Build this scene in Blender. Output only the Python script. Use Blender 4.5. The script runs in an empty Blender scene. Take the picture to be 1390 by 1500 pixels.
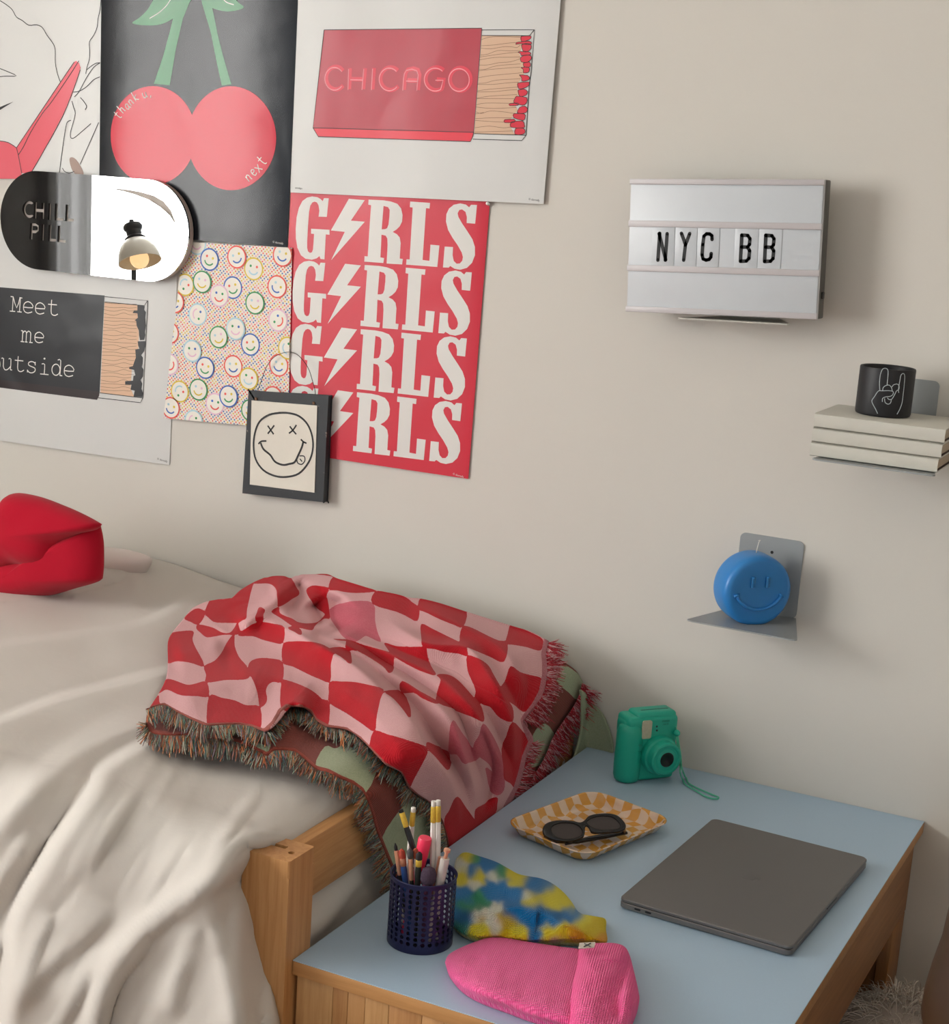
import bpy, bmesh, math, random
import numpy as np
from mathutils import Vector, Matrix
from mathutils.geometry import tessellate_polygon
random.seed(7); np.random.seed(7)
S = bpy.context.scene
COL = S.collection
T = 0.42                      # height of the table top above the floor
# ------------------------------------------------------------------ camera
FPX, PCX, PCY = 2397.17, 695.0, 812.25
CAM = np.array([1.3999, -2.5263, 0.9544 + T])
_p, _y, _r = 0.2289, -0.4473, 0.0674
CAM[0] = 1.3999
def _basis(yaw, pitch, roll):
    fw = np.array([math.sin(yaw)*math.cos(pitch), math.cos(yaw)*math.cos(pitch), -math.sin(pitch)])
    r = np.array([math.cos(yaw), -math.sin(yaw), 0.0]); u = np.cross(r, fw)
    return r*math.cos(roll)+u*math.sin(roll), -r*math.sin(roll)+u*math.cos(roll), fw
CR, CU, CF = _basis(_y, _p, _r)
cd = bpy.data.cameras.new('camera'); cam = bpy.data.objects.new('camera', cd); COL.objects.link(cam)
cd.sensor_width = 36; cd.lens = FPX/1500*36; cd.shift_y = (PCY-750)/1500; cd.clip_start = .05
cam.matrix_world = Matrix(((CR[0], CU[0], -CF[0], CAM[0]), (CR[1], CU[1], -CF[1], CAM[1]), (CR[2], CU[2], -CF[2], CAM[2]), (0, 0, 0, 1)))
S.camera = cam
# ------------------------------------------------------------------ light
W = bpy.data.worlds.new('room_air'); S.world = W; W.use_nodes = True
W.node_tree.nodes['Background'].inputs[0].default_value = (.86, .93, 1.0, 1)
W.node_tree.nodes['Background'].inputs[1].default_value = .66
WIN_Y0, WIN_Y1, WIN_Z0, WIN_Z1 = -3.9, -1.9, .75, 2.45
ld = bpy.data.lights.new('window_daylight', 'AREA'); lo = bpy.data.objects.new('window_daylight', ld); COL.objects.link(lo)
ld.shape = 'RECTANGLE'; ld.size = WIN_Z1-WIN_Z0; ld.size_y = WIN_Y1-WIN_Y0; ld.energy = 184; ld.color = (1.0, .985, .965)
lo.location = (-2.44, (WIN_Y0+WIN_Y1)/2, (WIN_Z0+WIN_Z1)/2); lo.rotation_euler = (0, -math.pi/2, 0)
S.view_settings.view_transform = 'Standard'; S.view_settings.look = 'None'
S.view_settings.gamma = 1; S.view_settings.use_curve_mapping = False
S.view_settings.exposure = 0.0
# ------------------------------------------------------------------ pixel rays onto real planes
def ray(px, py):
    d = CF + CR*(px-PCX)/FPX - CU*(py-PCY)/FPX
    return d/np.linalg.norm(d)
def onY(px, py, Y=0.): d = ray(px, py); return CAM+d*(Y-CAM[1])/d[1]
def onZ(px, py, z=0.): d = ray(px, py); return CAM+d*(T+z-CAM[2])/d[2]
def onX(px, py, X=0.): d = ray(px, py); return CAM+d*(X-CAM[0])/d[0]
def project(P):
    d = np.asarray(P)-CAM; w = d@CF
    return PCX+FPX*(d@CR)/w, PCY-FPX*(d@CU)/w
# ------------------------------------------------------------------ materials
def lin(c):
    c = c.lstrip('#'); v = [int(c[i:i+2], 16)/255 for i in (0, 2, 4)]
    return tuple(x/12.92 if x <= .04045 else ((x+.055)/1.055)**2.4 for x in v)+(1,)
class NT:
    def __init__(s, name):
        s.m = bpy.data.materials.new(name); s.m.use_nodes = True; s.t = s.m.node_tree; s.b = s.t.nodes['Principled BSDF']
    def n(s, typ, **k):
        x = s.t.nodes.new('ShaderNode'+typ)
        for a, v in k.items():
            if a.startswith('_'): setattr(x, a[1:], v)
            else: x.inputs[a.replace('__', ' ')].default_value = v
        return x
    def l(s, a, b): s.t.links.new(a, b)
    def math(s, op, a, b=0., c=None):
        x = s.t.nodes.new('ShaderNodeMath'); x.operation = op
        for i, v in enumerate((a, b) if c is None else (a, b, c)):
            if hasattr(v, 'links'): s.l(v, x.inputs[i])
            else: x.inputs[i].default_value = v
        return x.outputs[0]
    def mix(s, f, a, b):
        x = s.t.nodes.new('ShaderNodeMix'); x.data_type = 'RGBA'
        if hasattr(f, 'links'): s.l(f, x.inputs[0])
        else: x.inputs[0].default_value = f
        for i, v in ((6, a), (7, b)):
            if hasattr(v, 'links'): s.l(v, x.inputs[i])
            else: x.inputs[i].default_value = v
        return x.outputs[2]
    def coords(s, kind='Object', scale=(1, 1, 1), rot=(0, 0, 0)):
        tc = s.t.nodes.new('ShaderNodeTexCoord'); mp = s.t.nodes.new('ShaderNodeMapping')
        mp.inputs['Scale'].default_value = scale; mp.inputs['Rotation'].default_value = rot
        s.l(tc.outputs[kind], mp.inputs[0]); return mp.outputs[0]
    def bump(s, h, strength=.3, dist=.001):
        x = s.n('Bump', Strength=strength, Distance=dist); s.l(h, x.inputs['Height']); s.l(x.outputs[0], s.b.inputs['Normal']); return x
def setp(n, rough=.6, metal=0., spec=.5, coat=0., sheen=0.):
    b = n.b; b.inputs['Roughness'].default_value = rough; b.inputs['Metallic'].default_value = metal
    b.inputs['Specular IOR Level'].default_value = spec; b.inputs['Coat Weight'].default_value = coat
    b.inputs['Sheen Weight'].default_value = sheen
_mc = {}
def plain(hexc, rough=.6, metal=0., spec=.5, coat=0., var=.06, scale=40, bumps=0., name=None):
    key = (hexc, rough, metal, spec, coat, var, scale, bumps)
    if key in _mc: return _mc[key]
    n = NT(name or 'mat_'+hexc.strip('#')); c = lin(hexc)
    nz = n.n('TexNoise', Scale=scale, Detail=3.); n.l(n.coords(), nz.inputs['Vector'])
    dk = tuple(x*(1-var) for x in c[:3])+(1,); lt = tuple(min(1, x*(1+var)) for x in c[:3])+(1,)
    n.l(n.mix(nz.outputs['Fac'], dk, lt), n.b.inputs['Base Color'])
    if bumps: n.bump(nz.outputs['Fac'], bumps, .002)
    setp(n, rough, metal, spec, coat); _mc[key] = n.m; return n.m
def paper(hexc, rough=.34, spec=.36, key=''):
    k = ('paper', hexc, rough, spec)
    if k in _mc: return _mc[k]
    n = NT('printed_paper_'+hexc.strip('#')); n.b.inputs['Base Color'].default_value = lin(hexc)
    nz = n.n('TexNoise', Scale=6.5, Detail=1.5, Roughness=.45, Distortion=.6)
    nz2 = n.n('TexNoise', Scale=22., Detail=1.)
    tc = n.n('NewGeometry'); n.l(tc.outputs['Position'], nz.inputs['Vector']); n.l(tc.outputs['Position'], nz2.inputs['Vector'])
    h = n.math('ADD', nz.outputs['Fac'], n.math('MULTIPLY', nz2.outputs['Fac'], .12))
    n.bump(h, .30, .012); setp(n, rough, 0, spec); _mc[k] = n.m; return n.m
def wood(a, b, rot=(0, 0, 0), scale=1., rough=.5, name='wood'):
    n = NT(name); v = n.coords('Object', (3*scale, 3*scale, 3*scale), rot)
    mp = n.n('Mapping', Scale=(14, 14, .8)); n.l(v, mp.inputs[0])
    nz = n.n('TexNoise', Scale=3., Detail=6., Roughness=.65, Distortion=.5); n.l(mp.outputs[0], nz.inputs['Vector'])
    mp2 = n.n('Mapping', Scale=(1.2, 1.2, .25)); n.l(v, mp2.inputs[0])
    nb = n.n('TexNoise', Scale=2., Detail=2.); n.l(mp2.outputs[0], nb.inputs['Vector'])
    f = n.math('ADD', n.math('MULTIPLY', nz.outputs['Fac'], .7), n.math('MULTIPLY', nb.outputs['Fac'], .5))
    rp = n.n('ValToRGB'); n.l(f, rp.inputs[0]); rp.color_ramp.elements[0].position = .42; rp.color_ramp.elements[1].position = .78
    rp.color_ramp.elements[0].color = lin(b); rp.color_ramp.elements[1].color = lin(a)
    n.l(rp.outputs[0], n.b.inputs['Base Color']); n.bump(nz.outputs['Fac'], .15, .001); setp(n, rough, 0, .4); return n.m
# ------------------------------------------------------------------ object helpers
def world_of(o):
    m = o.matrix_basis.copy()
    while o.parent: o = o.parent; m = o.matrix_basis @ m
    return m
def tag(o, label=None, cat=None, group=None, kind=None):
    for k, v in (('label', label), ('category', cat), ('group', group), ('kind', kind)):
        if v: o[k] = v
    return o
def thing(name, label, cat, loc=(0, 0, 0), rot=(0, 0, 0), group=None):
    o = bpy.data.objects.new(name, None); COL.objects.link(o); o.location = loc; o.rotation_euler = rot
    o.empty_display_size = .02
    return tag(o, label, cat, group)
def link(name, me, mat=None, parent=None, smooth=False, local=False, sharp=None):
    """verts are in world space unless local=True"""
    if mat is not None:
        for m in (mat if isinstance(mat, (list, tuple)) else [mat]): me.materials.append(m)
    o = bpy.data.objects.new(name, me); COL.objects.link(o)
    if parent is not None:
        o.parent = parent
        if not local: me.transform(world_of(parent).inverted())
    if smooth: me.shade_smooth() if hasattr(me, 'shade_smooth') else [setattr(p, 'use_smooth', True) for p in me.polygons]
    if sharp:
        me.shade_smooth(); me.set_sharp_from_angle(angle=math.radians(sharp))
    return o
def mesh(verts, faces):
    me = bpy.data.meshes.new('m'); me.from_pydata([tuple(map(float, v)) for v in verts], [], [tuple(f) for f in faces]); me.update(); return me
def bm_mesh(bm, normals=True):
    if normals: bmesh.ops.recalc_face_normals(bm, faces=bm.faces)
    me = bpy.data.meshes.new('m'); bm.to_mesh(me); bm.free(); return me
def box_bm(bm, c, s, bevel=0., R=None, seg=2):
    """c centre, s full size"""
    b = bmesh.new(); bmesh.ops.create_cube(b, size=1)
    bmesh.ops.scale(b, vec=s, verts=b.verts)
    if bevel: bmesh.ops.bevel(b, geom=list(b.edges), offset=bevel, segments=seg, profile=.5, affect='EDGES')
    M = Matrix.Translation(c) @ (R.to_4x4() if R is not None else Matrix())
    bmesh.ops.transform(b, matrix=M, verts=b.verts)
    me = bpy.data.meshes.new('t'); b.to_mesh(me); b.free(); bm.from_mesh(me); bpy.data.meshes.remove(me)
def box(name, lo, hi, mat, parent=None, bevel=0., seg=2, local=False):
    bm = bmesh.new(); lo = Vector(lo); hi = Vector(hi); box_bm(bm, (lo+hi)/2, hi-lo, bevel, None, seg)
    return link(name, bm_mesh(bm), mat, parent, local=local, sharp=35 if bevel else None)
def tube(path, r, seg=8, cap=True):
    """path list of 3D; r scalar or list -> verts, faces"""
    P = [Vector(p) for p in path]; n = len(P); R = r if hasattr(r, '__len__') else [r]*n
    V = []; F = []; t0 = (P[1]-P[0]).normalized(); up = Vector((0, 0, 1)) if abs(t0.z) < .9 else Vector((1, 0, 0)); nx = t0.cross(up).normalized()
    for i in range(n):
        t = (P[min(i+1, n-1)]-P[max(i-1, 0)])
        if t.length < 1e-9: t = t0
        t.normalize(); nx = (nx-t*nx.dot(t)).normalized(); ny = t.cross(nx)
        for k in range(seg):
            a = 2*math.pi*k/seg; V.append(P[i]+(nx*math.cos(a)+ny*math.sin(a))*R[i])
    for i in range(n-1):
        for k in range(seg):
            a = i*seg+k; b = i*seg+(k+1) % seg; F.append((a, b, b+seg, a+seg))
    if cap: F.append(tuple(range(seg))[::-1]); F.append(tuple((n-1)*seg+k for k in range(seg)))
    return V, F
class MB:
    def __init__(s): s.V = []; s.F = []; s.M = []
    def add(s, VF, m=0):
        o = len(s.V); s.V += list(VF[0]); s.F += [tuple(i+o for i in f) for f in VF[1]]; s.M += [m]*len(VF[1]); return s
    def mesh(s):
        me = mesh(s.V, s.F)
        if any(s.M): me.polygons.foreach_set('material_index', s.M)
        return me
def tube_obj(name, path, r, mat, parent=None, seg=10, local=False):
    V, F = tube(path, r, seg); return link(name, mesh(V, F), mat, parent, sharp=50, local=local)
def lathe(profile, seg=48, M=Matrix()):
    V = []; F = []; n = len(profile)
    for (r, z) in profile:
        for k in range(seg):
            a = 2*math.pi*k/seg; V.append(M @ Vector((max(r, 1e-5)*math.cos(a), max(r, 1e-5)*math.sin(a), z)))
    for i in range(n-1):
        for k in range(seg):
            a = i*seg+k; b = i*seg+(k+1) % seg; F.append((a, b, b+seg, a+seg))
    return V, F
def tess(loops2):
    L = [[Vector((p[0], p[1], 0)) for p in lp] for lp in loops2]
    pts = [p for lp in loops2 for p in lp]
    return pts, [tuple(t) for t in tessellate_polygon(L)]
def prism(loops2, y0, y1, f=None):
    """flat shape with holes in (x,z), from depth y0 (front, facing -y) to y1; f maps (x,z,y)->world"""
    f = f or (lambda x, z, y: (x, y, z)); pts, tr = tess(loops2); n = len(pts)
    V = [f(p[0], p[1], y0) for p in pts]+[f(p[0], p[1], y1) for p in pts]
    F = [t for t in tr]+[tuple(i+n for i in t[::-1]) for t in tr]; o = 0
    for lp in loops2:
        m = len(lp)
        for i in range(m): a = o+i; b = o+(i+1) % m; F.append((a, b, b+n, a+n))
        o += m
    return V, F
def cr(pts, n=6, closed=True):
    """Catmull-Rom smoothing"""
    P = [np.array(p, float) for p in pts]; N = len(P); out = []
    rng = range(N) if closed else range(N-1)
    for i in rng:
        if closed: a, b, c, d = P[i-1], P[i], P[(i+1) % N], P[(i+2) % N]
        else: a, b, c, d = P[max(i-1, 0)], P[i], P[i+1], P[min(i+2, N-1)]
        for k in range(n):
            t = k/n; out.append(.5*((2*b)+(-a+c)*t+(2*a-5*b+4*c-d)*t*t+(-a+3*b-3*c+d)*t**3))
    if not closed: out.append(P[-1])
    return out
def Z(x0, y0, s): return lambda pts: [(x0+p[0]/s, y0+p[1]/s) for p in pts]
def arc(cx, cy, rx, ry, a0, a1, n=20):
    return [(cx+rx*math.cos(math.radians(a0+(a1-a0)*i/n)), cy-ry*math.sin(math.radians(a0+(a1-a0)*i/n))) for i in range(n+1)]
# wall print helpers: pixel polygons -> metric wall plane
def wl(pts, Y=0.): return [(lambda q: (q[0], q[2]))(onY(p[0], p[1], Y)) for p in pts]
def clip(poly, rect):
    out = list(poly); n = len(rect)
    area = sum(rect[i][0]*rect[(i+1) % n][1]-rect[(i+1) % n][0]*rect[i][1] for i in range(n)); sg = 1 if area > 0 else -1
    for i in range(n):
        a, b = rect[i], rect[(i+1) % n]; inp = out; out = []
        side = lambda p: sg*((b[0]-a[0])*(p[1]-a[1])-(b[1]-a[1])*(p[0]-a[0]))
        for j in range(len(inp)):
            p, q = inp[j-1], inp[j]; sp, sq = side(p), side(q)
            if (sp >= 0) != (sq >= 0): t = sp/(sp-sq); out.append((p[0]+(q[0]-p[0])*t, p[1]+(q[1]-p[1])*t))
            if sq >= 0: out.append(q)
        if not out: return []
    return out
def flat(polys, Y):
    """polys: list of loops lists ([outer, hole..]) at wall depth Y (facing the room)"""
    mb = MB()
    for loops in polys:
        pts, tr = tess(loops)
        V = [(p[0], Y, p[1]) for p in pts]; F = []
        for t in tr:
            a, b, c = (Vector(V[i]) for i in t)
            F.append(t if (b-a).cross(c-a).y < 0 else t[::-1])
        mb.add((V, F))
    return mb.mesh()
def ribbon(path, w, closed=False):
    """2D stroke -> polygons (quads plus round joints)"""
    P = [np.array(p, float) for p in path]; out = []
    if closed: P = P+[P[0]]
    L = []; R = []
    for i in range(len(P)):
        a = P[max(i-1, 0)]; b = P[min(i+1, len(P)-1)]
        if closed and i in (0, len(P)-1): a = P[-2]; b = P[1]
        t = b-a; n = np.hypot(*t); t = t/(n if n > 1e-9 else 1); nn = np.array([-t[1], t[0]])*w/2; L.append(P[i]+nn); R.append(P[i]-nn)
    return [[tuple(L[i]), tuple(L[i+1]), tuple(R[i+1]), tuple(R[i])] for i in range(len(P)-1)]
def strokes(paths, w, Y, name, mat, parent, smooth=4, rect=None, planeY=0., dense=False):
    """pixel strokes of metric width w on the wall"""
    mb = MB()
    for p in paths:
        closed = False
        q = wl(p, planeY)
        if smooth and len(q) > 2: q = cr(q, smooth, False)
        for quad in ribbon(q, w):
            if rect: quad = clip(quad, rect)
            if len(quad) < 3: continue
            V = [(v[0], Y, v[1]) for v in quad]; F = [tuple(range(len(V)))]
            a, b, c = Vector(V[0]), Vector(V[1]), Vector(V[2])
            if (b-a).cross(c-a).y > 0: F = [F[0][::-1]]
            mb.add((V, F))
    return link(name, mb.mesh(), mat, parent)
# ================================================================== SETTING
def wall_mat():
    n = NT('wall_paint'); nz = n.n('TexNoise', Scale=1.3, Detail=3.); n.l(n.coords(), nz.inputs['Vector'])
    n.l(n.mix(nz.outputs['Fac'], lin('#d5d1c9'), lin('#d0ccc4')), n.b.inputs['Base Color'])
    f = n.n('TexNoise', Scale=55., Detail=5.); n.l(n.coords(), f.inputs['Vector']); n.bump(f.outputs['Fac'], .18, .002)
    setp(n, .75, 0, .3); return n.m
WALL = wall_mat()
def struct(name, lo, hi, mat): return tag(box(name, lo, hi, mat), kind='structure')
struct('wall_back', (-2.5, 0, 0), (2.6, .1, 2.7), WALL)
CEIL = plain('#dedad2', .8); FLOOR = wood('#9a7a58', '#7a5c40', rot=(0, math.pi/2, 0), rough=.5, name='floor_wood')
struct('ceiling', (-2.5, -4.6, 2.7), (2.6, .1, 2.8), CEIL)
fl = struct('floor', (-2.5, -4.6, -.08), (2.6, .1, -.012), plain('#5c4634', .8))
for k in range(30):
    box('floor_plank', (-2.5, -4.6+k*.157, -.012), (2.6, -4.6+k*.157+.154, 0), FLOOR, fl)
struct('wall_right', (2.5, -4.6, 0), (2.6, 0, 2.7), WALL)  # out of view; added to cut the fill entering from the right
bmw = bmesh.new()
def wl_box(y0, y1, z0, z1): box_bm(bmw, Vector((-2.45, (y0+y1)/2, (z0+z1)/2)), Vector((.1, y1-y0, z1-z0)))
wl_box(-4.6, WIN_Y0, 0, 2.7); wl_box(WIN_Y1, 0, 0, 2.7); wl_box(WIN_Y0, WIN_Y1, 0, WIN_Z0); wl_box(WIN_Y0, WIN_Y1, WIN_Z1, 2.7)
tag(link('wall_left', bm_mesh(bmw), WALL), kind='structure')
WHITE_PAINT = plain('#e8e6e1', .45)
win = tag(bpy.data.objects.new('window_1', None), kind='structure'); COL.objects.link(win); win.location = (-2.4, (WIN_Y0+WIN_Y1)/2, WIN_Z0)
for nm, lo_, hi_ in (('window_frame', (-2.42, WIN_Y0, WIN_Z0), (-2.36, WIN_Y0+.05, WIN_Z1)), ('window_frame', (-2.42, WIN_Y1-.05, WIN_Z0), (-2.36, WIN_Y1, WIN_Z1)),
                     ('window_frame', (-2.42, WIN_Y0, WIN_Z1-.05), (-2.36, WIN_Y1, WIN_Z1)), ('window_sill', (-2.42, WIN_Y0-.04, WIN_Z0-.03), (-2.33, WIN_Y1+.04, WIN_Z0+.02))):
    box(nm, lo_, hi_, WHITE_PAINT, win, bevel=.004)
# sheer curtain
n = NT('sheer_curtain'); t = n.t; t.nodes.remove(n.b); tr = n.n('BsdfTransparent'); tl = n.n('BsdfTranslucent', Color=(.95, .95, .93, 1)); mx = n.n('MixShader', Fac=.42)
n.l(tr.outputs[0], mx.inputs[1]); n.l(tl.outputs[0], mx.inputs[2]); n.l(mx.outputs[0], t.nodes['Material Output'].inputs[0]); CURT = n.m
def curtain(y0, y1, ph, label):
    V = []; F = []; N = 220
    for i in range(N+1):
        y = y0+(y1-y0)*i/N; x = -2.26+.028*math.sin(i*.42+ph)+.014*math.sin(i*.17+ph)
        V += [(x, y, 2.55), (x+.01*math.sin(i*.3), y, .35)]
    for i in range(N): a = 2*i; F.append((a, a+1, a+3, a+2))
    c = link('sheer_curtain', mesh(V, F), CURT, smooth=True); tag(c, label, 'curtain'); return c
curtain(-4.0, -2.62, 0, 'white sheer curtain in the bright window, on the lamp side in the mirror reflection')
curtain(-2.60, -1.84, 1, 'white sheer curtain panel hanging nearest the bed, beside the bright window')
tag(tube_obj('curtain_rod', [(-2.26, -4.1, 2.56), (-2.26, -1.75, 2.56)], .011, plain('#333333', .4, .6)), 'thin dark curtain rod above the window', 'curtain rod')
# ================================================================== POSTERS
INK = paper('#2c2c2e', .5)
BENDS = []
def poster(name, label, corners, thick, hexc, Y, group=None, rough=.34):
    """corners in pixels on the wall; a paper sheet of real thickness"""
    q = wl(corners); V, F = prism([q], Y, Y+thick)
    o = link(name, mesh(V, F), paper(hexc, rough)); tag(o, label, 'poster', group); BENDS.append((q, o)); return o, q
def prints(name, polys, Y, mat, parent, rect=None):
    L = []
    for loops in polys:
        if rect and len(loops) == 1:
            c = clip(loops[0], rect)
            if len(c) > 2: L.append([c])
        else: L.append(loops)
    return link(name, flat(L, Y), mat, parent)
def text(name, s, px, py, hpx, mat, parent, Y, rotdeg=0., wscale=1.):
    cu = bpy.data.curves.new('t', 'FONT'); cu.body = s; cu.size = 1; cu.resolution_u = 2; ob = bpy.data.objects.new('t', cu); me = bpy.data.meshes.new_from_object(ob)
    bpy.data.objects.remove(ob); a = onY(px, py, Y); b = onY(px, py-hpx, Y); sc = (b[2]-a[2])/.7
    M = Matrix.Translation(a) @ Matrix.Rotation(-math.radians(rotdeg), 4, 'Y') @ Matrix.Rotation(math.pi/2, 4, 'X') @ Matrix.Diagonal((sc*wscale, sc, sc, 1))
    me.transform(M); return link(name, me, mat, parent)
e = .00025   # one ink layer
# ---- left line drawing poster
YB = -.0012
lp, rect = poster('poster', 'white poster with line drawing and pink-red shapes at the top left corner', [(-120, -160), (153.5, -160), (146, 262), (-120, 262)], .0006, '#d8d8d6', YB)
z6 = Z(0, 0, 5.769)
RED = paper('#e0485a', .30); RED2 = paper('#e8344c', .30)
prints('printed_shape', [[wl(z6([(640, 525), (655, 515), (680, 535), (692, 575), (660, 680), (620, 810), (540, 980), (450, 1150), (360, 1310), (275, 1460), (195, 1465), (165, 1310), (150, 1250), (260, 1090), (400, 880), (560, 640)]))],
                         [wl(z6([(-60, 1185), (0, 1190), (80, 1205), (130, 1230), (152, 1260), (170, 1340), (195, 1470), (150, 1560), (-60, 1900), (-200, 1900)]))]], YB-e, RED, lp, rect)
LN = [[(0, 0), (70, 45), (115, 85), (150, 145), (200, 175), (255, 215), (320, 212), (370, 235), (410, 300), (465, 375), (480, 430), (480, 530), (500, 630), (525, 698)],
      [(860, -20), (852, 80), (835, 160), (828, 230), (800, 300), (765, 355), (768, 430), (765, 500), (745, 570), (735, 625)],
      [(852, 532), (820, 535), (780, 560), (745, 590)], [(852, 532), (800, 570), (740, 660), (680, 775), (640, 820)], [(850, 650), (800, 675), (740, 735), (680, 772), (632, 780)],
      [(690, 825), (720, 860), (742, 900), (730, 928)], [(620, 855), (635, 910), (648, 960), (630, 1040), (608, 1120), (612, 1165), (640, 1165), (700, 1115), (778, 1045)],
      [(612, 1018), (585, 1030), (570, 1070), (545, 1230), (515, 1458)], [(840, 1035), (770, 1200), (688, 1390)], [(540, 1420), (560, 1450), (600, 1462), (640, 1450)],
      [(0, 577), (60, 600), (150, 642), (60, 645), (0, 650)], [(150, 1250), (165, 1310), (195, 1465)], [(0, 1190), (80, 1205), (150, 1250)], [(640, 525), (400, 880), (150, 1250)],
      [(678, 515), (600, 640), (450, 860), (370, 960), (270, 1120), (210, 1240), (165, 1310)], [(690, 590), (640, 740), (540, 990), (380, 1280), (275, 1460)]]
strokes([z6(p) for p in LN], .0015, YB-2*e, 'printed_line', INK, lp, 3, rect)
prints('printed_shape', [[wl(z6([(0, 910), (60, 885), (125, 860), (60, 900), (0, 938)]))]], YB-2*e, INK, lp, rect)
prints('printed_shape', [[wl(z6(cr([(600, 1345), (625, 1330), (660, 1355), (700, 1420), (715, 1475), (650, 1472), (615, 1420)], 4)))]], YB-2*e, paper('#a08478'), lp, rect)
# ---- cherry poster
YC = -.0026
cp, rect = poster('poster', 'black poster with two pink-red cherries on green stems', [(151.5, -160), (446, -160), (422, 362), (146, 340)], .0006, '#12171f', YC, rough=.27)
z1 = Z(0, 0, 3.159)
CH = paper('#d42c42', .27)
prints('printed_cherry', [[wl(z1(arc(722, 628, 199, 228, 0, 360, 60)[:-1]))]], YC-e, CH, cp, rect)
prints('printed_cherry', [[wl(z1(arc(1085, 641, 203, 240, 0, 360, 60)[:-1]))]], YC-2*e, CH, cp, rect)
GR = paper('#4e8f63', .27)
prints('printed_stem', [[wl(z1([(822, 60), (910, -100), (940, -100), (860, 90), (828, 230), (800, 396), (727, 390), (770, 260), (800, 150)]))],
                        [wl(z1([(930, -100), (980, -30), (1000, 50), (1022, 160), (1050, 270), (1086, 392), (1042, 398), (1018, 290), (990, 150), (950, 20)]))]], YC-e, GR, cp, rect)
prints('printed_leaf', [[wl(z1(cr([(740, -20), (700, 45), (660, 85), (627, 110), (690, 120), (760, 115), (820, 85), (870, 40), (915, -40), (830, -120)], 4)))],
                        [wl(z1(cr([(930, -40), (960, 15), (1010, 45), (1080, 56), (1144, 38), (1110, 5), (1090, -60), (1000, -120)], 4)))]], YC-2*e, GR, cp, rect)
LT = paper('#e2dfda', .35)
strokes([z1([(808, -5), (785, 30), (750, 62), (708, 88)]), z1([(1045, -5), (1062, 12), (1080, 20), (1098, 25)])], .0017, YC-3*e, 'printed_leaf_vein', LT, cp, 4, rect)
HAND = {'t': [[(.35, 1.3), (.3, .5), (.38, .05), (.6, 0)], [(.05, .85), (.65, .9)]], 'h': [[(.15, 1.4), (.12, .7), (.1, 0)], [(.12, .5), (.3, .75), (.5, .7), (.5, .3), (.55, 0)]],
        'a': [[(.55, .7), (.3, .8), (.08, .4), (.2, .02), (.45, .2), (.55, .7), (.52, .2), (.65, 0)]], 'n': [[(.12, .75), (.1, 0)], [(.11, .45), (.3, .78), (.5, .65), (.5, .25), (.55, 0)]],
        'k': [[(.15, 1.4), (.1, 0)], [(.55, .8), (.13, .4), (.6, 0)]], 'u': [[(.1, .8), (.1, .2), (.3, 0), (.5, .25), (.55, .8), (.55, .2), (.65, 0)]], ',': [[(.2, .1), (.1, -.25)]],
        'e': [[(.1, .4), (.5, .5), (.45, .75), (.2, .75), (.08, .35), (.25, 0), (.55, .15)]], 'x': [[(.05, .8), (.6, 0)], [(.6, .85), (.05, -.05)]], ' ': []}
def hand(s, spots, size):
    out = []
    for ch, (x, y, a) in zip(s, spots):
        ca, sa = math.cos(math.radians(a)), math.sin(math.radians(a))
        for st in HAND[ch]: out.append(z1([(x+size*(u*ca-v*sa), y-size*(u*sa+v*ca)) for u, v in st]))
    return out
strokes(hand('thanku,', [(566, 556, 50), (584, 528, 47), (606, 512, 42), (622, 492, 40), (643, 472, 32), (680, 458, 20), (708, 447, 10)], 33), .0016, YC-4*e, 'lettering', LT, cp, 3)
strokes(hand('next', [(1166, 843, 40), (1190, 818, 42), (1212, 800, 44), (1232, 770, 48)], 38), .0016, YC-4*e, 'lettering', LT, cp, 3)
text('lettering', '\u00a9 dormify', 401, 355.5, 3, LT, cp, YC-e, -4)
# ---- CHICAGO match box poster
YH = -.0062
hp, rect = poster('poster', 'white poster with a red CHICAGO matchbox, topmost of the poster wall on its right side', [(446, -160), (837, -160), (798.5, 299), (428, 282)], .0006, '#d2d2d0', YH, rough=.38)
z2 = Z(420, 0, 3.3095); z3 = Z(690, 30, 7.893)
prints('printed_box', [[wl(z2([(196, 148), (960, 140), (921, 643), (142, 621)]))]], YH-e, paper('#b32c3e', .33), hp)
prints('printed_box', [[wl(z2([(142, 621), (921, 643), (917, 660), (905, 688), (168, 664)]))]], YH-e, paper('#e0213a', .33), hp)
prints('printed_matches', [[wl(z3([(158, 180), (605, 185), (620, 300), (590, 400), (640, 520), (640, 620), (560, 760), (580, 860), (520, 950), (570, 1040), (480, 1150), (490, 1240), (535, 1325), (70, 1312)]))]], YH-e, paper('#d6b295', .5), hp)
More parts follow.
